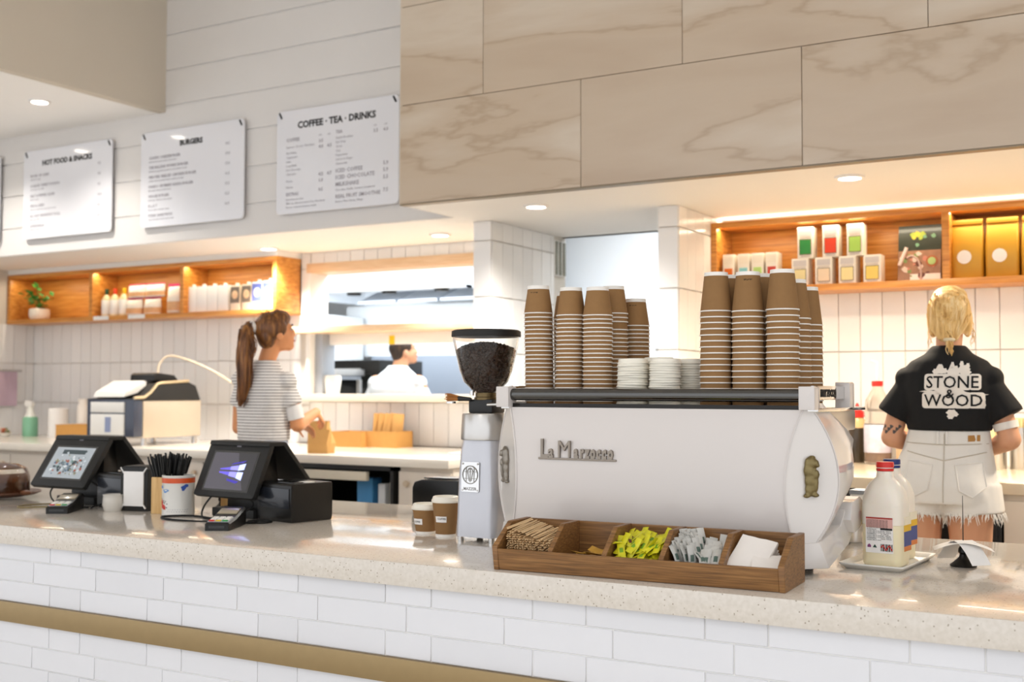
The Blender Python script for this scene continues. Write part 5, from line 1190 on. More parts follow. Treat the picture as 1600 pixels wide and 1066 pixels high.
MB().lathe([(.05, .15), (.03, .19), (.022, .21), (.022, .235), (0, .235)], n=20).obj('neck', pm('frosted', 'e6e6dc', .3), sb2); MB().prism([(-.05, .235), (.03, .235), (.035, .27), (-.045, .285), (-.06, .265)], 'y', -.018, .018).obj('trigger_head', WPLAS, sb2, bevel=.004)
MB().tube([(-.035, 0, .24), (-.045, 0, .20)], .007, 8).obj('trigger', WPLAS, sb2)
tag(MB().lathe([(0, 0), (.075, 0), (.075, .22), (.07, .225), (.025, .228), (.025, .215), (0, .215)], n=32).obj('paper_towel_roll', PAPER, None, (-7.74, 6.12, BZ)), 'white paper towel roll right of the green spray bottle', 'paper roll')
tag(MB().lathe([(0, 0), (.05, 0), (.055, .05), (.05, .24), (.04, .26), (.045, .30), (0, .30)], n=28).obj('white_jar', pm('frost_white', 'efe7dc', .3), None, (-7.60, 6.25, BZ)), 'tall frosted white jar behind the paper towel roll', 'jar')
def kraft(x, y, w, d, h, lab, rz=0):
    t = thing('kraft_tray', lab, 'box', (x, y, BZ), rz, 'kraft cardboard boxes on the left worktop')
    for a in ((0, -d/2, w, .005), (0, d/2, w, .005)): MB().box((a[0], a[1], h/2), (a[2], a[3], h)).obj('long_side', KRAFTB, t)
    for sx in (-1, 1): MB().box((sx*w/2, 0, h/2), (.005, d, h)).obj('short_side', KRAFTB, t)
    MB().box((0, 0, .003), (w, d, .005)).obj('bottom', KRAFTB, t); return t
kt = kraft(-7.32, 6.05, .36, .26, .105, 'orange kraft cardboard box left of the bench toaster', R(10)); MB().box((0, 0, .104), (.37, .27, .006)).obj('box_lid', KRAFTB, kt, bevel=.002)
kraft(-4.83, 6.16, .26, .2, .10, 'low kraft cardboard box on the worktop below the pass'); kx = kraft(-4.58, 6.2, .25, .18, .105, 'kraft box holding upright paper bags below the pass')
bgm = sachet_mesh('folded_bag', .075, .21, .008, [KRAFTP], 3)
for k, (dx, tl, c) in enumerate(((-.085, .06, 0), (-.045, .16, 0), (.0, .20, 0), (.035, .28, 0), (.075, .10, 0))):
    o = link('paper_bag', bgm, None, (-4.58+dx, 6.19, BZ+.115)); o.rotation_euler = (R(90), 0, R(70-20*k*.3)); o.rotation_euler.y = tl
    tag(o, f'folded kraft paper bag, {("leftmost", "second", "middle", "fourth", "rightmost")[k]} in the kraft box', 'paper bag', 'paper bags in the kraft box')
pbag = thing('lunch_bag', 'open kraft paper bag on the worktop under the waitress hands', 'paper bag', (-4.49, 5.40, BZ), R(15))
rw = []
for z, w, d in ((0, .15, .09), (.06, .155, .095), (.14, .13, .06), (.19, .10, .02)): rw.append([(a+.012*math.sin(z*30+k_), b+.008*math.cos(z*24+k_*2), z) for k_, (a, b) in enumerate(rrect(w, d, d*.3, 2))])
MB().loft(rw).obj('bag_body', KRAFTP, pbag, sharp=20)
tag(MB().b2(-.09, .09, -.10, .10, 0, .012).obj('chopping_board', pm('white_board', 'eee8de', .5), None, (-3.66, 5.75, BZ), bevel=.003), 'small white board near the left pillar on the worktop', 'board')
pin = thing('garnish_bowl', 'small bowl of colourful garnish left of the green spray bottle', 'bowl', (-8.16, 5.95, BZ)); MB().lathe([(0, 0), (.03, 0), (.055, .03), (.052, .03), (.028, .005), (0, .005)], n=24).obj('bowl', WPLAS, pin)
gq = MB(); 
for k in range(16): gq.ell((random.uniform(-.04, .04), random.uniform(-.04, .04), .035+random.uniform(0, .03)), (.014, .014, .011), 8, 5, mi=k % 3)
o = gq.obj('garnish', [pm('g1', 'b5603f', .5), pm('g2', 'd9b6a0', .5), pm('g3', '6c7a4a', .5)], pin); o['kind'] = 'stuff'
# tea towel on the left wall rail
tw = thing('wall_towel', 'mauve tea towel hanging from a rail on the left end wall', 'towel', (-8.37, 5.98, 1.335))
m = MB(); vs = []; n_ = 10
for z in (-.15, .13):
    for k in range(n_+1): vs.append((.010+.008*math.sin(k*1.3), -.22+.44*k/n_, z))
m.add(vs+[(x-.006, y, z) for x, y, z in vs], [(k, k+1, n_+2+k, n_+1+k) for k in range(n_)]+[(22+k+1, 22+k, 22+n_+1+k, 22+n_+2+k) for k in range(n_)]+[(n_+1+k, n_+2+k, 22+n_+2+k, 22+n_+1+k) for k in range(n_)]+[(k+1, k, 22+k, 22+k+1) for k in range(n_)])
m.obj('cloth', pm('mauve_cloth', 'c3aab8', .9, var=.06, scale=30), tw); MB().tube([(.012, -.26, .135), (.012, .26, .135)], .007, 8).obj('rail', STEEL, tw)
# ================================================================ KITCHEN THROUGH THE PASS
hd = thing('extractor_hood', 'stainless extractor hood over the kitchen line seen through the pass', 'hood', (-5.35, 8.0, 2.10))
MB().b2(-1.30, .6, -.62, -.60, 0, .75).obj('front_face', HOODM, hd, bevel=.003); MB().b2(-1.30, .6, .60, .62, 0, .75).obj('rear_face', HOODM, hd)
MB().b2(-1.30, .6, -.62, .62, .60, .62).obj('top_face', STEEL, hd); MB().b2(-1.30, -1.28, -.60, .60, 0, .70).obj('end_face', HOODM, hd); MB().b2(-1.30, .6, -.60, -.52, 0, .02).obj('gutter', HOODM, hd); MB().b2(.58, .6, -.60, .60, 0, .70).obj('end_face', HOODM, hd)
for k in range(3): MB().box((0, 0, 0), (.40, .50, .03), M=Matrix.Translation((-.75+.43*k, .30, .06)) @ Matrix.Rotation(R(20), 4, 'X')).obj('filter', GREYM, hd, bevel=.004)
for k, x in enumerate((-.92, -.50, -.15, .35)):
    MB().lathe([(0, -.02), (.055, -.02), (.06, 0), (.05, .012), (0, .012)], (x, -.56, 0), 20).obj('lamp_housing', BLACK, hd)
MB().b2(-.40, .55, .30, .5, -.02, 0).obj('filter_tray', pm('grey_filter', '8c8f90', .5, .4), hd)
wpl = MB().b2(-6.9, -4.7, 8.665, 8.70, 1.632, 2.10).obj('white_wall_panel', pm('cool_white_panel', 'eef2f6', .3)); tag(wpl, 'white wall panel under the extractor hood', 'panel')
spb = MB().b2(-6.6, -4.7, 8.66, 8.70, 0, 1.63).obj('steel_splashback', pm('bluegrey_steel', 'a4adbb', .4, .3, .04, 3)); tag(spb, 'blue grey steel splashback panel behind the chef', 'panel')
ov = thing('kitchen_oven', 'black oven beside the chef seen through the pass', 'oven', (-5.95, 7.75, 0))
MB().b2(-.55, .35, -.3, .3, .02, 1.56).obj('oven_body', BLACK, ov, bevel=.01); MB().b2(-.5, .3, -.32, -.30, .9, 1.45).obj('oven_door', SCRG, ov, bevel=.004); MB().tube([(-.4, -.35, 1.48), (.2, -.35, 1.48)], .012, 8).obj('handle', STEEL, ov); MB().ell((-.15, -.31, 1.53), (.03, .015, .03), 14, 8).obj('dial', STEEL, ov)
ss = thing('steel_shelf_unit', 'stainless bench shelf at the left inside the pass', 'shelf', (-5.80, 7.15, 0)); MB().b2(-.30, .13, -.2, .2, 1.43, 1.48).obj('top', STEEL, ss, bevel=.004); MB().b2(-.30, .11, -.18, .18, 1.40, 1.43).obj('apron', GREYM, ss)
for x in (-.28, .10):
    for y in (-.17, .17): MB().b2(x-.015, x+.015, y-.015, y+.015, 0, 1.40).obj('leg', STEEL, ss)
tag(MB().lathe([(0, 0), (.035, 0), (.043, .12), (.041, .12), (.033, .004), (0, .004)], n=24).obj('paper_cup_kitchen', KRAFT, None, (-5.86, 7.10, 1.48)), 'brown paper cup on the stainless bench shelf inside the pass', 'cup')
tag(MB().lathe([(0, 0), (.05, 0), (.065, .10), (.06, .13), (.055, .13), (.045, .006), (0, .006)], n=24).obj('white_tub', WPLAS, None, (-5.30, 6.50, 1.293)), 'white tub on the pass sill at left', 'tub')
bench = MB().b2(-6.5, -3.4, 6.64, 6.90, 1.15, 1.2); o = bench.obj('kitchen_bench', STEEL); tag(o, 'stainless bench shelf just inside the pass', 'bench')
for k, x in enumerate((-6.4, -3.5)): MB().b2(x, x+.04, 6.7, 6.85, 0, 1.15).obj('leg', STEEL, o)
cp_ = thing('cool_cupboard', 'tall white cupboard at the left of the kitchen seen above the pass shelf', 'cupboard', (-6.95, 8.3, 0)); MB().b2(-.45, .30, -.3, .3, .02, 1.99).obj('cupboard_body', pm('cool_white', 'f3f6f8', .35), cp_, bevel=.006); MB().b2(-.42, .27, -.318, -.30, .1, 1.95).obj('door', pm('cool_white_door', 'eef2f6', .3), cp_, bevel=.003); MB().b2(.10, .28, -.40, -.32, 1.70, 1.76).obj('grey_ledge', GREYM, cp_)
tag(MB().box((0, 0, 0), (.045, .002, .06)).obj('order_docket', pm('yellow_card', 'f0c81e', .6), None, (-4.78, 6.498, 1.665)), 'small yellow order docket stuck on the pass rail above the chef', 'docket')
# kitchen seen through the doorway
dv = thing('wall_vent', 'grey square air vent high on the far kitchen wall', 'vent', (-3.30, 9.37, 2.66)); MB().box((0, 0, 0), (.18, .04, .13)).obj('vent_frame', GREYM, dv, bevel=.004)
for k in range(5): MB().box((0, -.022, -.045+.0225*k), (.16, .006, .012)).obj('slat', pm('vent_slat', 'b5bdc6', .5), dv)
kd = struct('door_1', MB().b2(-3.44, -3.24, 9.36, 9.40, 0, 2.28), pm('pale_blue_door', 'd5dfe8', .4)); 
MB().b2(-3.24, -3.20, 9.34, 9.40, 0, 2.30).obj('door_frame', pm('bluegrey_frame', '9fb0c0', .5), kd); MB().b2(-3.46, -3.20, 9.34, 9.40, 2.28, 2.31).obj('door_frame', pm('bluegrey_frame2', '9fb0c0', .5), kd)
rf = thing('upright_fridge', 'white upright fridge in the kitchen beyond the doorway', 'fridge', (-2.72, 8.2, 0)); MB().b2(-.16, .35, -.3, .3, .02, 1.98).obj('fridge_body', pm('warm_white', 'ebe9e0', .35), rf, bevel=.02); MB().b2(-.15, .34, -.32, -.30, .1, 1.95).obj('fridge_door', pm('warm_white_door', 'e6e4da', .3), rf, bevel=.006); MB().b2(.12, .14, -.345, -.32, 1.0, 1.7).obj('handle', STEEL, rf)
kbx = thing('kitchen_shelf', 'kitchen bench shelf with grey appliance beyond the doorway', 'bench', (-2.75, 7.3, 0)); MB().b2(-.35, .35, -.2, .2, 1.32, 1.36).obj('top', STEEL, kbx); 
for x in (-.33, .33): MB().b2(x-.015, x+.015, -.18, .18, 0, 1.32).obj('leg', STEEL, kbx)
tag(MB().box((0, 0, .05), (.22, .2, .10)).obj('grey_appliance', pm('dark_grey', '6e7276', .5), None, (-2.72, 7.3, 1.60), bevel=.01), 'grey appliance on the upper kitchen ledge beyond the doorway', 'appliance')
us = MB().b2(-.35, .35, -.15, .15, 0, .02).obj('upper_ledge', STEEL, None, (-2.75, 7.3, 1.58)); tag(us, 'steel ledge above the kitchen bench beyond the doorway', 'ledge'); MB().b2(-.34, -.32, .12, .14, -.22, 0).obj('bracket', STEEL, us); MB().b2(.32, .34, .12, .14, -.22, 0).obj('bracket', STEEL, us)
for k, (x, c, n_, r_) in enumerate(((-2.83, 'e8c02a', 'yellow', .05), (-2.72, '6aa62c', 'green', .05), (-2.63, 'e58aa0', 'pink', .045))):
    q = MB().ell((0, 0, r_), (r_, r_, r_), 16, 10); o = q.obj('fruit', pm('fruit_skin', c, .5, var=.1), None, (x, 7.24, 1.36)); tag(o, f'{n_} piece of fruit on the kitchen bench beyond the doorway', 'fruit', 'fruit on the kitchen bench')
    MB().tube([(0, 0, 2*r_-.004), (.004, 0, 2*r_+.02)], .004, 6).obj('stalk', GREEN, o)
vf = thing('reveal_vent', 'three grey vertical slats on the reveal of the kitchen doorway', 'vent', (-3.455, 6.475, 2.15))
for k in range(3): MB().box((.004, -.05+.05*k, 0), (.012, .022, .21)).obj('slat', pm('olive_grey', '8e8f84', .5), vf, bevel=.002)
MB().box((-.002, 0, 0), (.004, .15, .225)).obj('back_plate', PAINT, vf)
# smoke detector and wall plate details
# ================================================================ PEOPLE
def ring(c, rx, ry, rz=0, n=24, pw=2.3):
    out = []
    for k in range(n):
        a = 2*math.pi*k/n; ca, sa = math.cos(a), math.sin(a); e = 2/pw
        x = rx*math.copysign(abs(ca)**e, ca); y = ry*math.copysign(abs(sa)**e, sa)
        out.append((c[0]+x*math.cos(rz)-y*math.sin(rz), c[1]+x*math.sin(rz)+y*math.cos(rz), c[2]))
    return out
def rloft(m, rows, rz=0, pw=2.3, mi=0):
    m.loft([ring((x, y, z), rx, ry, rz, pw=pw) for x, y, z, rx, ry in rows], mi); return m
def limb(m, pts, n=14):
    for (a, ra), (b, rb) in zip(pts, pts[1:]): m.cone(a, ra, b, rb, n)
def hand(m, wrist, d, palm_n, thumb_side, curl=.5, s=1.0):
    """palm and five fingers; d = direction of the fingers, palm_n = palm side normal, thumb_side = direction of the thumb."""
    d = Vector(d).normalized(); pn = Vector(palm_n); pn = (pn-d*pn.dot(d)).normalized(); t = Vector(thumb_side); t = (t-d*t.dot(d)-pn*t.dot(pn)).normalized()
    w = Vector(wrist)
    for k in range(4):                       # metacarpals build the palm
        off = (1.5-k)*.019*s; m.cone(w+t*off*.6+d*.01, .013*s, w+t*off+d*.085*s, .0105*s, 10)
    for k, ln in enumerate((.068, .076, .071, .055)):
        off = (1.5-k)*.0205*s; p = w+t*off+d*.085*s; dd = d.copy(); ln *= s
        for j, f in enumerate((.45, .32, .23)):
            dd = (dd*math.cos(curl*.75)+pn*math.sin(curl*.75)).normalized(); q = p+dd*ln*f
            m.cone(p, (.0088-.0009*j)*s, q, (.0080-.0010*j)*s, 8); p = q
    p = w+t*.022*s+d*.022*s; dd = (d*.62+t*.78+pn*.2).normalized()
    for j, ln in enumerate((.042, .032, .026)):
        q = p+dd*ln*s; m.cone(p, (.012-.0018*j)*s, q, (.0108-.0018*j)*s, 8); p = q; dd = (dd*.86+d*.35+pn*.25).normalized()
def head(m, c, fwd, s=1.0, tilt=0):
    """head, face and ears as closed lumps; c = centre of the skull, fwd = facing direction."""
    f = Vector((fwd[0], fwd[1], 0)).normalized(); r = Vector((f.y, -f.x, 0)); B = Matrix((r, f, Vector((0, 0, 1)))).transposed().to_4x4()
    T = Matrix.Translation(c) @ B @ Matrix.Rotation(-tilt, 4, 'X') @ Matrix.Scale(s, 4)
    def E(c_, r_, n=18): m.lathe([(math.sin(math.pi*j/12), -math.cos(math.pi*j/12)) for j in range(13)], n=n, M=T @ Matrix.Translation(c_) @ Matrix.Diagonal((*r_, 1)))
    E((0, -.012, .022), (.073, .090, .082)); E((0, .018, -.035), (.058, .070, .068)); E((0, .048, -.082), (.036, .032, .026))
    E((0, .078, -.015), (.010, .022, .026)); E((0, .088, -.030), (.014, .014, .010)); E((0, .074, -.060), (.022, .012, .009))
    E((0, .070, .020), (.052, .016, .012)); E((-.030, .068, -.022), (.018, .014, .014)); E((.030, .068, -.022), (.018, .014, .014))
    for sx in (-1, 1): E((sx*.074, -.004, -.018), (.010, .020, .032), 10)
    return T
def face_parts(T, par, skin):
    e = MB(); b = MB(); l = MB()
    for sx in (-1, 1):
        e.lathe([(math.sin(math.pi*j/8), -math.cos(math.pi*j/8)) for j in range(9)], n=12, M=T @ Matrix.Translation((sx*.030, .078, .002)) @ Matrix.Diagonal((.013, .008, .007, 1)))
        b.tube([T @ Vector((sx*(.016+.03*k/4), .088-.012*(k/4)**2, .022+.004*math.sin(k*.8))) for k in range(5)], .0035, 6)
    l.tube([T @ Vector((-.022+.044*k/6, .087-.010*abs(k/3-1)**2, -.060)) for k in range(7)], .005, 6)
    o = e.obj('eyes', pm('eye_white', 'e9e4de', .2), par); b.obj('eyebrows', pm('brow', '4a2f1c', .7), par); l.obj('lips', pm('lip', 'b5655a', .4), par)
def strands(m, path, r, n, th, seed=1, taper=.35, wav=.006, root=.5):
    rr = random.Random(seed); P_ = [Vector(p) for p in path]
    for k in range(n):
        a = rr.uniform(0, 6.283); q = math.sqrt(rr.random()); ph = rr.uniform(0, 6); ee = rr.uniform(.75, 1.0); pts = []
        N = 9
        for i in range(N):
            u = i/(N-1)*ee*(len(P_)-1); j = min(int(u), len(P_)-2); p = P_[j].lerp(P_[j+1], u-j); t = (P_[j+1]-P_[j]).normalized(); s1 = t.orthogonal().normalized(); s2 = t.cross(s1)
            w = r*(root+(1-root)*math.sin(min(1, i/(N-1)*1.5)*1.57))*(1-.55*(i/(N-1))**3)
            pts.append(p+s1*(w*q*math.cos(a)+wav*math.sin(ph+i*.9))+s2*(w*q*math.sin(a)+wav*math.cos(ph+i*.8)))
        m.tube(pts, [th*(1-(1-taper)*i/(N-1)) for i in range(N)], 5)
HAIRD = ramp_mat('brown_hair', [(.3, '452710'), (.55, '7a4a1e'), (.75, 'b57d3c')], noise_fac((30, 30, 4), sc=2, dist=.3), .45)
HAIRB = ramp_mat('blonde_hair', [(.25, 'b07d38'), (.5, 'e8bf78'), (.75, 'ffe6b4')], noise_fac((30, 30, 5), sc=2, dist=.3), .45)
HAIRK = ramp_mat('dark_hair', [(.3, '1c120c'), (.7, '46301e')], noise_fac((30, 30, 5), sc=2), .5)
# ---------------------------------------------------------------- waitress in striped tee, back to us, looking to the right
def person_striped():
    X0, Y0 = -4.392, 4.80; yaw = R(-14)
    t = thing('person', 'person with long brown ponytail in striped white tee, working at the left worktop', 'person', (X0, Y0, 0))
    hd_c = Vector((.068, .02, 1.632)); fwd = (.56, .83)
    b = MB(); T = head(b, hd_c, fwd, 1.04, R(-12))
    limb(b, [((.0, .0, 1.40), .052), ((.03, .0, 1.50), .048), ((.055, .01, 1.57), .050)])
    rloft(b, [(0, 0, .98, .165, .105), (0, 0, 1.08, .142, .092), (0, 0, 1.20, .150, .098), (0, 0, 1.30, .158, .10), (0, 0, 1.36, .145, .085), (.005, 0, 1.41, .09, .065)], yaw)
    rloft(b, [(0, .0, .84, .175, .115), (0, 0, .92, .18, .12), (0, 0, 1.0, .16, .105)], yaw)
    for sx in (-1, 1):
        limb(b, [((sx*.085, 0, .88), .095), ((sx*.09, .01, .50), .058), ((sx*.09, -.02, .12), .040)]); limb(b, [((sx*.09, -.02, .06), .042), ((sx*.095, .13, .035), .034)])
    ls, rs = Vector((-.165, -.0, 1.375)), Vector((.165, .0, 1.365))
    le, re = Vector((-.205, .03, 1.11)), Vector((.200, .05, 1.130)); lw, rw_ = Vector((-.04, .30, 1.125)), Vector((.110, .31, 1.195))
    limb(b, [(ls, .040), (le, .038)]); limb(b, [(le, .039), (lw, .027)]); limb(b, [(rs, .040), (re, .038)]); limb(b, [(re, .040), (rw_, .027)])
    hand(b, rw_, (-.10, .55, -.35), (-.7, -.3, -.6), (-.2, .4, .8), .75, .95); hand(b, lw, (.5, .7, -.25), (.2, -.3, -.9), (-.6, .5, .3), .6, .95)
    remeshed('body', b, SKINW, .0065, 4, t)
    face_parts(T, t, SKINW)
    # tee
    s_ = MB()
    rloft(s_, [(0, 0, 1.045, .172, .115), (0, 0, 1.10, .168, .114), (0, 0, 1.20, .172, .117), (0, 0, 1.30, .182, .118), (0, 0, 1.365, .180, .106), (.004, 0, 1.415, .140, .088), (.012, 0, 1.455, .090, .07), (.02, 0, 1.48, .062, .058)], yaw)
    s_.cone(ls+Vector((.03, 0, .0)), .050, ls.lerp(le, .52), .062, 16, rounded=False); s_.cone(rs+Vector((-.03, 0, .0)), .050, rs.lerp(re, .56), .060, 16, rounded=False)
    s_.ell(ls, (.054, .056, .052)); s_.ell(rs, (.054, .056, .052))
    o = remeshed('striped_tee', s_, STRIPE, .0075, 5, t)
    dmod = o.modifiers.new('folds', 'DISPLACE'); tx = bpy.data.textures.new('folds', 'CLOUDS'); tx.noise_scale = .09; dmod.texture = tx; dmod.strength = .016; dmod.mid_level = .5
    # jeans
    j = MB(); rloft(j, [(0, 0, .80, .185, .125), (0, 0, .92, .188, .130), (0, 0, 1.0, .172, .118), (0, 0, 1.062, .158, .104)], yaw)
    for sx in (-1, 1): limb(j, [((sx*.088, 0, .86), .102), ((sx*.09, .01, .50), .070), ((sx*.09, -.01, .10), .058)])
    remeshed('jeans', j, pm('pale_denim', 'b5bcc9', .8, var=.12, scale=14, bump=.2), .009, 5, t)
    # hair: cap and ponytail
    h = MB(); Tm = T
    def HE(c_, r_): h.lathe([(math.sin(math.pi*q/10), -math.cos(math.pi*q/10)) for q in range(11)], n=18, M=Tm @ Matrix.Translation(c_) @ Matrix.Diagonal((*r_, 1)))
    HE((0, -.020, .030), (.082, .094, .084)); HE((0, -.055, -.01), (.070, .052, .072)); HE((0, .02, .066), (.070, .070, .050)); HE((.066, -.01, .02), (.020, .055, .05)); HE((-.066, -.01, .02), (.020, .055, .05))
    tie = T @ Vector((0, -.118, .052))
    limb(h, [(T @ Vector((0, -.07, .045)), .045), (tie, .026)])
    remeshed('hair', h, HAIRD, .006, 3, t)
    pt_ = MB(); P0 = tie
    pth = [P0, P0+Vector((-.055, -.03, -.02)), P0+Vector((-.09, -.045, -.09)), P0+Vector((-.105, -.05, -.20)), P0+Vector((-.115, -.05, -.30)), P0+Vector((-.12, -.06, -.40)), P0+Vector((-.13, -.065, -.47))]
    pth = [P0, P0+Vector((-.010, -.028, -.010)), P0+Vector((-.008, -.045, -.09)), P0+Vector((-.006, -.05, -.20)), P0+Vector((-.010, -.05, -.30)), P0+Vector((-.016, -.055, -.38)), P0+Vector((-.026, -.06, -.43))]
    pt_.tube(pth, [.022, .036, .042, .040, .034, .024, .008], 12); strands(pt_, pth, .048, 90, .0055, 2)
    strands(pt_, [P0+Vector((.0, -.02, .0)), P0+Vector((.02, -.03, -.06)), P0+Vector((.048, -.04, -.12)), P0+Vector((.042, -.05, -.17))], .022, 22, .005, 5)
    o = pt_.obj('ponytail', HAIRD, t, sharp=80, fix=False); o['kind'] = 'stuff'
    fl = MB()
    for k in range(26):
        a = random.uniform(-1.5, 1.5); p = T @ Vector((.07*math.sin(a), -.02+.06*math.cos(a)*random.choice((1, -.6)), .095)); fl.tube([p, p+Vector((random.uniform(-.02, .02), random.uniform(-.02, .02), .018)), p+Vector((random.uniform(-.04, .04), random.uniform(-.03, .03), random.uniform(.01, .035)))], .0014, 4)
    o = fl.obj('loose_hair', HAIRD, t, fix=False); o['kind'] = 'stuff'
    sc = MB(); d_ = (pth[1]-pth[0]).normalized(); M_ = Matrix.Translation(tie) @ d_.to_track_quat('Z', 'Y').to_matrix().to_4x4()
    sc.lathe([(.024+.012*math.cos(R(a))*(1), .013*math.sin(R(a))) for a in range(0, 361, 40)], n=18, M=M_); o = sc.obj('scrunchie', pm('white_scrunchie', 'e8e2da', .8, var=.1, scale=40, bump=.3), t)
    # white armbands
    ab = MB(); p = rs.lerp(re, .70); dr = (re-rs).normalized(); M_ = Matrix.Translation(p) @ dr.to_track_quat('Z', 'Y').to_matrix().to_4x4(); ab.lathe([(.046, -.038), (.045, .038), (.043, .038), (.043, -.038), (.046, -.038)], n=20, M=M_)
    o = ab.obj('armband', pm('white_bandage', 'ece8e4', .7), t); tag(o, 'white phone armband on the right upper arm')
def stripe(nt, tc):
    s = nt.nodes.new('ShaderNodeSeparateXYZ'); nt.links.new(tc.outputs['Object'], s.inputs[0])
    m = nt.nodes.new('ShaderNodeMath'); m.operation = 'MULTIPLY'; m.inputs[1].default_value = 62; nt.links.new(s.outputs[2], m.inputs[0])
    f = nt.nodes.new('ShaderNodeMath'); f.operation = 'FRACT'; nt.links.new(m.outputs[0], f.inputs[0]); return f.outputs[0]
STRIPE = ramp_mat('striped_cotton', [(.0, 'ebe7e3'), (.56, 'ebe7e3'), (.60, '9a938f'), (.96, '9a938f'), (1, 'ebe7e3')], stripe, .85)
person_striped()
# ---------------------------------------------------------------- barista in black tee and denim shorts
def person_blonde():
    X0, Y0 = -.850, 4.86
    t = thing('person', 'person with blonde bun in black printed tee and frayed white denim shorts', 'person', (X0, Y0, 0))
    hc = Vector((0, .045, 1.625)); b = MB(); T = head(b, hc, (-.06, 1), .98, R(-22))
    limb(b, [((0, 0, 1.40), .055), ((0, .015, 1.50), .050), ((0, .030, 1.56), .052)])
    rloft(b, [(0, 0, .98, .172, .112), (0, 0, 1.10, .140, .095), (0, 0, 1.22, .150, .10), (0, 0, 1.30, .158, .105), (0, 0, 1.37, .140, .085), (0, 0, 1.42, .09, .065)])
    rloft(b, [(-.022, -.0, .88, .165, .11), (-.022, -.0, .95, .175, .115), (-.01, 0, 1.02, .160, .105)])
    for sx in (-1, 1):
        b.ell((sx*.088-.022, -.040, .94), (.085, .080, .078)); limb(b, [((sx*.094-.022, -.0, .84), .088), ((sx*.098-.02, 0, .50), .060), ((sx*.098-.02, -.03, .12), .042)]); limb(b, [((sx*.098-.02, -.03, .06), .043), ((sx*.105-.02, .12, .035), .034)])
    arms = []
    for sx in (-1, 1):
        s_, e, w = Vector((sx*.158, -.005, 1.372)), Vector((sx*.222, -.005, 1.135)), Vector((sx*.095, .235, 1.075))
        limb(b, [(s_, .040), (e, .041)]); limb(b, [(e, .043), (w, .028)]); hand(b, w, (-sx*.25, .6, -.05), (0, 0, -1), (-sx*.8, .3, .2), .5); arms.append((s_, e, w))
    remeshed('body', b, SKIN, .0065, 4, t); face_parts(T, t, SKIN)
    s_ = MB()
    rloft(s_, [(0, .0, 1.165, .160, .122), (0, 0, 1.20, .160, .124), (0, 0, 1.28, .172, .122), (0, 0, 1.34, .178, .116), (0, 0, 1.395, .176, .102), (0, .002, 1.437, .148, .086), (0, .005, 1.468, .090, .072), (0, .01, 1.50, .064, .062)])
    for sh, e, w in arms:
        s_.ell(sh, (.048, .057, .046)); d_ = Vector((math.copysign(.057, sh.x), -.005, -.150)); s_.cone(sh+Vector((-math.copysign(.03, sh.x), 0, .005)), .048, sh+d_, .068, 18, rounded=False)
    tee = remeshed('black_tee', s_, pm('black_cotton', '100f0f', .85, var=.15, scale=12, bump=.2), .0075, 5, t)
    j = MB()
    rloft(j, [(-.022, -.012, .885, .196, .142), (-.022, -.012, .95, .200, .145), (-.018, -.006, 1.02, .190, .130), (-.008, 0, 1.10, .166, .116), (-.002, 0, 1.172, .152, .110)])
    for sx in (-1, 1):
        j.ell((sx*.092-.022, -.055, .925), (.100, .092, .095)); j.cone((sx*.095-.022, -.012, .95), .118, (sx*.106-.022, -.014, .842), .119, 22, rounded=False)
    DEN = pm('bleached_denim', 'e9e5de', .85, var=.10, scale=9, bump=.25)
    sh_ = remeshed('denim_shorts', j, DEN, .0075, 3, t)
    bpy.context.view_layer.update()
    def surf(me_o):
        bm = bmesh.new(); bm.from_mesh(me_o.data); tr = BVHTree.FromBMesh(bm); bm.free(); return tr
    tt, ts = surf(tee), surf(sh_)
    def proj(tree, x, z, off):
        h = tree.ray_cast(Vector((x, -.6, z)), Vector((0, 1, 0)))
        return (h[0]+Vector((0, -off, 0))) if h[0] else Vector((x, -.12, z))
    # seams, pockets, belt loops, frayed hem
    sm = MB()
    for pts in ([(0, 1.155), (0, 1.05), (0, .95), (0, .88)], [(-.145, 1.085), (-.07, 1.068), (0, 1.052), (.07, 1.068), (.145, 1.085)], [(-.15, 1.118), (0, 1.112), (.15, 1.118)]):
        fine = []
        for p, q in zip(pts, pts[1:]): fine += [(p[0]+(q[0]-p[0])*k/5, p[1]+(q[1]-p[1])*k/5) for k in range(5)]
        sm.tube([proj(ts, x, z, .001) for x, z in fine+[pts[-1]]], .0024, 6)
    sm.obj('seams', pm('denim_seam', 'c9c0b2', .85), t)
    for sx in (-1, 1):
        pk = MB(); pl_ = [(sx*.042, 1.035), (sx*.135, 1.050), (sx*.150, .955), (sx*.105, .915), (sx*.058, .940)]
        fine = []
        for p, q in zip(pl_, pl_[1:]+pl_[:1]): fine += [(p[0]+(q[0]-p[0])*k/5, p[1]+(q[1]-p[1])*k/5) for k in range(5)]
        pv = [proj(ts, x, z, .0035) for x, z in fine]; cx = sum((v for v in pv), Vector())/len(pv); cp = proj(ts, cx.x, cx.z, .004)
        mid = [proj(ts, (x+cx.x)/2, (z+cx.z)/2, .0038) for x, z in fine]; n_ = len(pv)
        pk.add(pv+mid+[cp], [(k, (k+1) % n_, n_+(k+1) % n_, n_+k) for k in range(n_)]+[(n_+k, n_+(k+1) % n_, 2*n_) for k in range(n_)]); pk.tube(pv+[pv[0]], .0028, 6)
        pk.obj('back_pocket', DEN, t, fix=False)
    bl = MB()
    for x in (-.024, .010): bl.tube([proj(ts, x, 1.162, .004), proj(ts, x, 1.14, .005), proj(ts, x, 1.115, .004)], .006, 6)
    bl.obj('belt_loops', DEN, t)['kind'] = 'stuff'
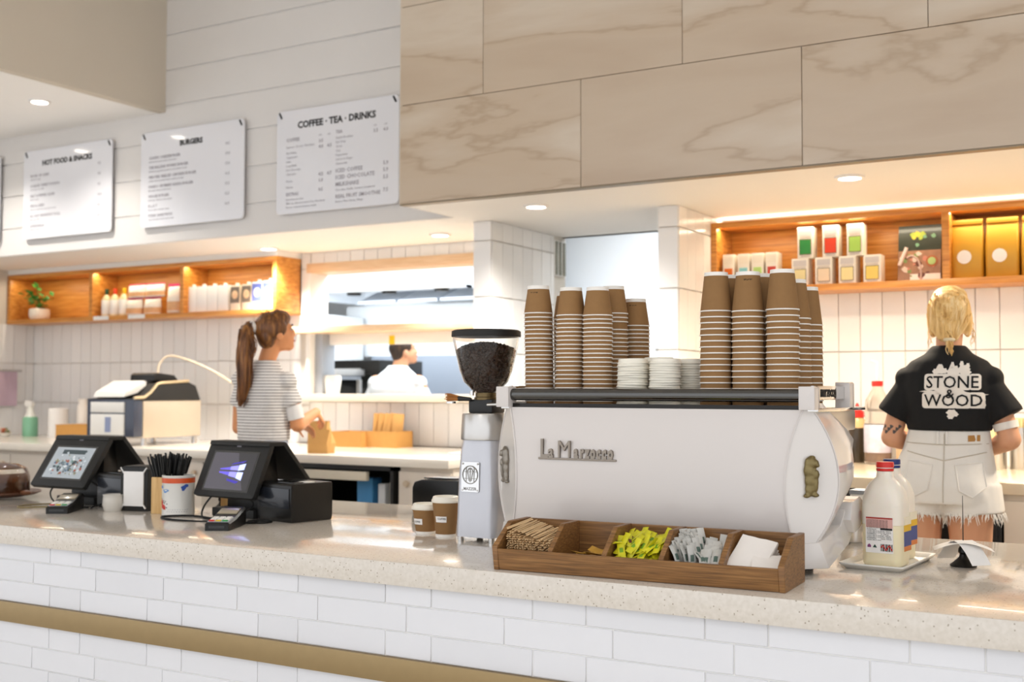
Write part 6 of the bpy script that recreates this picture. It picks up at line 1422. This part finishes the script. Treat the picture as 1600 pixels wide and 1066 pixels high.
    lp = MB(); cs = [proj(ts, x, z, .003) for x, z in ((.085, 1.15), (.125, 1.152), (.125, 1.128), (.085, 1.126))]; lp.add(cs+[c_+Vector((0, .002, 0)) for c_ in cs], [(0, 1, 2, 3), (7, 6, 5, 4), (0, 4, 5, 1), (1, 5, 6, 2), (2, 6, 7, 3), (3, 7, 4, 0)]); lp.obj('leather_patch', pm('tan_leather', 'b3803f', .6, var=.1), t)
    fr_ = MB(); rr = random.Random(6)
    for k in range(420):
        sx = rr.choice((-1, 1)); a = rr.uniform(0, 6.283); r_ = .116
        p = Vector((sx*.106-.022+r_*math.cos(a), -.014+r_*math.sin(a)*1.0, .852)); l_ = rr.uniform(.015, .060)*(1.15 if rr.random() < .3 else .7)
        d_ = Vector((math.cos(a)*.18+rr.uniform(-.3, .3), math.sin(a)*.18+rr.uniform(-.2, .2), -1)).normalized(); fr_.tube([p, p+d_*l_*.5+Vector((rr.uniform(-.004, .004), 0, 0)), p+d_*l_+Vector((rr.uniform(-.008, .008), rr.uniform(-.004, .004), 0))], [.0024, .0018, .0006], 4)
    o = fr_.obj('frayed_hem', pm('white_threads', 'f0ece4', .9), t, fix=False); o['kind'] = 'stuff'
    # tee print: white outlined plaque with leaves and black letters, laid on the back
    def decal(me, off, name, mat):
        bm = bmesh.new(); bm.from_mesh(me); bmesh.ops.triangulate(bm, faces=bm.faces)
        for _ in range(4):
            es = [e for e in bm.edges if e.calc_length() > .009]
            if not es: break
            bmesh.ops.subdivide_edges(bm, edges=es, cuts=1); bmesh.ops.triangulate(bm, faces=bm.faces)
        bm.to_mesh(me); bm.free()
        for v in me.vertices: v.co = proj(tt, v.co.x, v.co.z, off)
        me.materials.clear(); me.materials.append(mat); return link(name, me, t)
    cx, cz = .030, 1.325
    def txt(s_, size, x, z, bold, sx=1): return text_mesh('t', s_, size, PRINT, FY(x, 0, z), 0, bold, 'CENTER', sx, 2)
    WHP = pm('white_tee_print', 'efe6da', .7, var=.04, scale=30); BKP = pm('black_tee_letters', '0c0b0b', .8)
    lines = (('STONE', .066, cx, cz+.008, .92), ('WOOD', .064, cx+.004, cz-.062, .96))
    plq = []
    for s_, sz, x, z, sx in lines:           # a white rounded backing for every letter
        me = txt(s_, sz, x, z, 0, sx); bm = bmesh.new(); bm.from_mesh(me); seen = set(); bk = MB()
        for v0 in bm.verts:
            if v0 in seen: continue
            st_ = [v0]; seen.add(v0); isl = []
            while st_:
                v = st_.pop(); isl.append(v.co)
                for e in v.link_edges:
                    w_ = e.other_vert(v)
                    if w_ not in seen: seen.add(w_); st_.append(w_)
            xa, xb = min(c_.x for c_ in isl)-.009, max(c_.x for c_ in isl)+.009; za, zb_ = min(c_.z for c_ in isl)-.009, max(c_.z for c_ in isl)+.009
            pts = [(xa+(xb-xa)/2+px, 0, (za+zb_)/2+pz) for px, pz in rrect(xb-xa, zb_-za, .012, 5)]
            bk.add(pts+[((xa+xb)/2, 0, (za+zb_)/2)], [(k, (k+1) % len(pts), len(pts)) for k in range(len(pts))])
        bm.free(); bpy.data.meshes.remove(me); plq.append(bk.mesh('t', [WHP], fix=False))
    q = MB(); rr = random.Random(12)
    def blob(x, z, rx, rz_, n=12, jag=.0): q.add([(x+rx*math.cos(6.283*k/n)*(1-jag*(k % 2)), 0, z+rz_*math.sin(6.283*k/n)*(1-jag*(k % 2))) for k in range(n)]+[(x, 0, z)], [(k, (k+1) % n, n) for k in range(n)])
    for x, z, rx, rz_ in ((-.045, .078, .020, .018), (-.062, .072, .012, .012), (-.028, .074, .012, .012), (-.045, .092, .012, .010), (.005, .070, .026, .028), (.0, .095, .008, .016), (.042, .080, .024, .020), (.033, .100, .008, .014), (.055, .092, .008, .014), (.048, .068, .022, .018), (.098, -.038, .020, .016), (.108, -.058, .010, .016), (.085, -.030, .018, .012), (0, -.088, .022, .014), (-.004, -.102, .014, .012), (.012, -.094, .014, .010), (0, -.0, .036, .022), (.015, -.012, .05, .014), (-.03, -.008, .05, .012)):
        blob(cx+x, cz+z, rx, rz_, 12, .22)
    for x0, x1, z in ((-.122, -.05, -.006), (.05, .128, -.018)): q.add([(cx+x0, 0, cz+z), (cx+(x0+x1)/2, 0, cz+z-.004), (cx+x1, 0, cz+z), (cx+(x0+x1)/2, 0, cz+z+.005)], [(0, 1, 2, 3)])
    plq.append(q.mesh('t', [WHP], fix=False))
    decal(join_mb(plq, 'print_plaque', [WHP]), .0022, 'print_plaque', WHP)
    lt_ = [txt(s_, sz, x, z, .0006, sx) for s_, sz, x, z, sx in lines]+[txt('&', .050, cx-.006, cz-.032, .0006)]
    decal(join_mb(lt_, 'print_letters', [BKP]), .0045, 'print_letters', BKP)
    # hair: cap, low bun and short tail
    h = MB()
    def HE(c_, r_): h.lathe([(math.sin(math.pi*q_/10), -math.cos(math.pi*q_/10)) for q_ in range(11)], n=18, M=T @ Matrix.Translation(c_) @ Matrix.Diagonal((*r_, 1)))
    HE((0, -.018, .030), (.084, .098, .086)); HE((0, -.055, -.008), (.074, .055, .074)); HE((0, .02, .070), (.070, .066, .046)); HE((.066, -.02, -.02), (.022, .050, .07)); HE((-.066, -.02, -.02), (.022, .050, .07)); HE((0, -.085, -.052), (.046, .040, .042))
    remeshed('hair', h, HAIRB, .006, 2, t)
    st = MB(); rr = random.Random(9)
    for k in range(150):                     # brushed strands running to the bun
        a = rr.uniform(-1.35, 1.35); z0 = rr.uniform(-.02, .105); y0 = -.10*math.cos(a)*math.sqrt(max(0, 1-(z0/.125)**2)); x0 = .087*math.sin(a)*math.sqrt(max(.05, 1-(max(z0, 0)/.125)**2))
        st.tube([T @ Vector((x0, -.018+y0, .02+z0*.85)), T @ Vector((x0*.80, -.100-.010*math.cos(a), -.015+z0*.35)), T @ Vector((x0*.40, -.128, -.058+z0*.08))], [.0022, .0034, .002], 4)
    P0 = T @ Vector((.006, -.126, -.05)); strands(st, [P0+Vector((0, 0, .02)), P0+Vector((.005, -.012, -.03)), P0+Vector((.008, -.012, -.085))], .016, 24, .004, 4)
    for sx in (-1, 1): strands(st, [T @ Vector((sx*.075, 0, -.03)), T @ Vector((sx*.085, -.01, -.09)), T @ Vector((sx*.08, -.02, -.14))], .008, 7, .0016, 7)
    o = st.obj('hair_strands', HAIRB, t, sharp=80, fix=False); o['kind'] = 'stuff'
    tie = MB(); tie.lathe([(.017+.006*math.cos(R(a)), .007*math.sin(R(a))) for a in range(0, 361, 40)], n=16, M=Matrix.Translation(P0+Vector((.002, -.006, -.012)))); tie.obj('hair_tie', pm('cream_tie', 'e5d3b0', .7), t)
    sh, e, w = arms[1]; dr = (e-sh).normalized(); ab = MB(); ab.lathe([(.048, -.014), (.047, .014), (.044, .014), (.044, -.014), (.048, -.014)], n=20, M=Matrix.Translation(sh.lerp(e, .78)) @ dr.to_track_quat('Z', 'Y').to_matrix().to_4x4()); tag(ab.obj('armband', pm('white_cuff', 'ece4da', .7), t), 'white band under the right sleeve')
    tb = surf([c for c in t.children if c.name.startswith('body')][0]); sh, e, w = arms[0]; tq = MB()
    for k in range(9):
        a = R(-60+15*k); c_ = sh.lerp(e, .86)+Vector((math.cos(a+R(-90))*.0, 0, .012*math.sin(k*2.1))); d_ = Vector((math.sin(a), -math.cos(a), 0)); hh = tb.ray_cast(c_+d_*.2, -d_)
        if hh[0]:
            n0 = hh[0]+hh[1]*.0008; s1 = hh[1].orthogonal().normalized(); s2 = hh[1].cross(s1); tq.add([n0+(s1*math.cos(q_)+s2*math.sin(q_))*(.009 if q_ % 2 < 1 else .006) for q_ in [6.283*z/8 for z in range(8)]], [tuple(range(8))])
    if tq.v: o = tq.obj('arm_tattoo', pm('tattoo_ink', '5a5350', .7), t, fix=False); o['kind'] = 'stuff'
person_blonde()
# ---------------------------------------------------------------- chef in the kitchen
def person_chef():
    t = thing('person', 'person with short dark hair in white tee, in the kitchen beyond the pass', 'person', (-5.215, 7.16, 0))
    b = MB(); T = head(b, Vector((.03, .05, 1.615)), (.72, .70), 1.0, R(-14))
    limb(b, [((0, .0, 1.40), .062), ((.012, .02, 1.50), .058), ((.02, .035, 1.56), .058)])
    rloft(b, [(0, 0, .95, .19, .13), (0, 0, 1.1, .18, .125), (0, 0, 1.25, .195, .125), (0, 0, 1.33, .20, .12), (0, 0, 1.40, .17, .09), (0, 0, 1.45, .10, .07)])
    for sx in (-1, 1):
        limb(b, [((sx*.095, 0, .92), .105), ((sx*.10, .01, .50), .068), ((sx*.10, -.02, .12), .048)]); limb(b, [((sx*.10, -.02, .05), .044), ((sx*.11, .14, .04), .036)])
        s_, e, w = Vector((sx*.195, 0, 1.375)), Vector((sx*.265, .02, 1.15)), Vector((sx*.12, .26, 1.18)); limb(b, [(s_, .06), (e, .048)]); limb(b, [(e, .048), (w, .032)]); hand(b, w, (-sx*.3, .6, .0), (0, 0, -1), (-sx*.8, .3, .2), .5, 1.08)
    remeshed('body', b, SKIN, .008, 4, t); face_parts(T, t, SKIN)
    s_ = MB(); rloft(s_, [(0, 0, .90, .205, .145), (0, 0, 1.1, .205, .145), (0, 0, 1.25, .212, .143), (0, 0, 1.33, .220, .138), (0, 0, 1.39, .21, .118), (0, .004, 1.44, .15, .095), (0, .008, 1.48, .092, .076), (0, .01, 1.505, .072, .068)])
    for sx in (-1, 1): s_.ell((sx*.198, 0, 1.370), (.064, .068, .060)); s_.cone((sx*.17, 0, 1.38), .064, (sx*.258, .012, 1.19), .078, 16, rounded=False)
    remeshed('white_tee', s_, pm('white_cotton', 'eef0f2', .85, var=.05, scale=10), .009, 5, t)
    h = MB()
    def HE(c_, r_): h.lathe([(math.sin(math.pi*q/10), -math.cos(math.pi*q/10)) for q in range(11)], n=16, M=T @ Matrix.Translation(c_) @ Matrix.Diagonal((*r_, 1)))
    HE((0, -.020, .032), (.084, .096, .084)); HE((0, -.055, -.01), (.072, .052, .068)); HE((0, .02, .070), (.072, .066, .045))
    remeshed('hair', h, HAIRK, .007, 1, t)
    j = MB(); rloft(j, [(0, 0, .82, .20, .14), (0, 0, .95, .20, .14)]); 
    for sx in (-1, 1): limb(j, [((sx*.095, 0, .86), .112), ((sx*.10, .01, .50), .080), ((sx*.10, -.01, .10), .065)])
    remeshed('black_trousers', j, BLACKM, .010, 4, t)
person_chef()
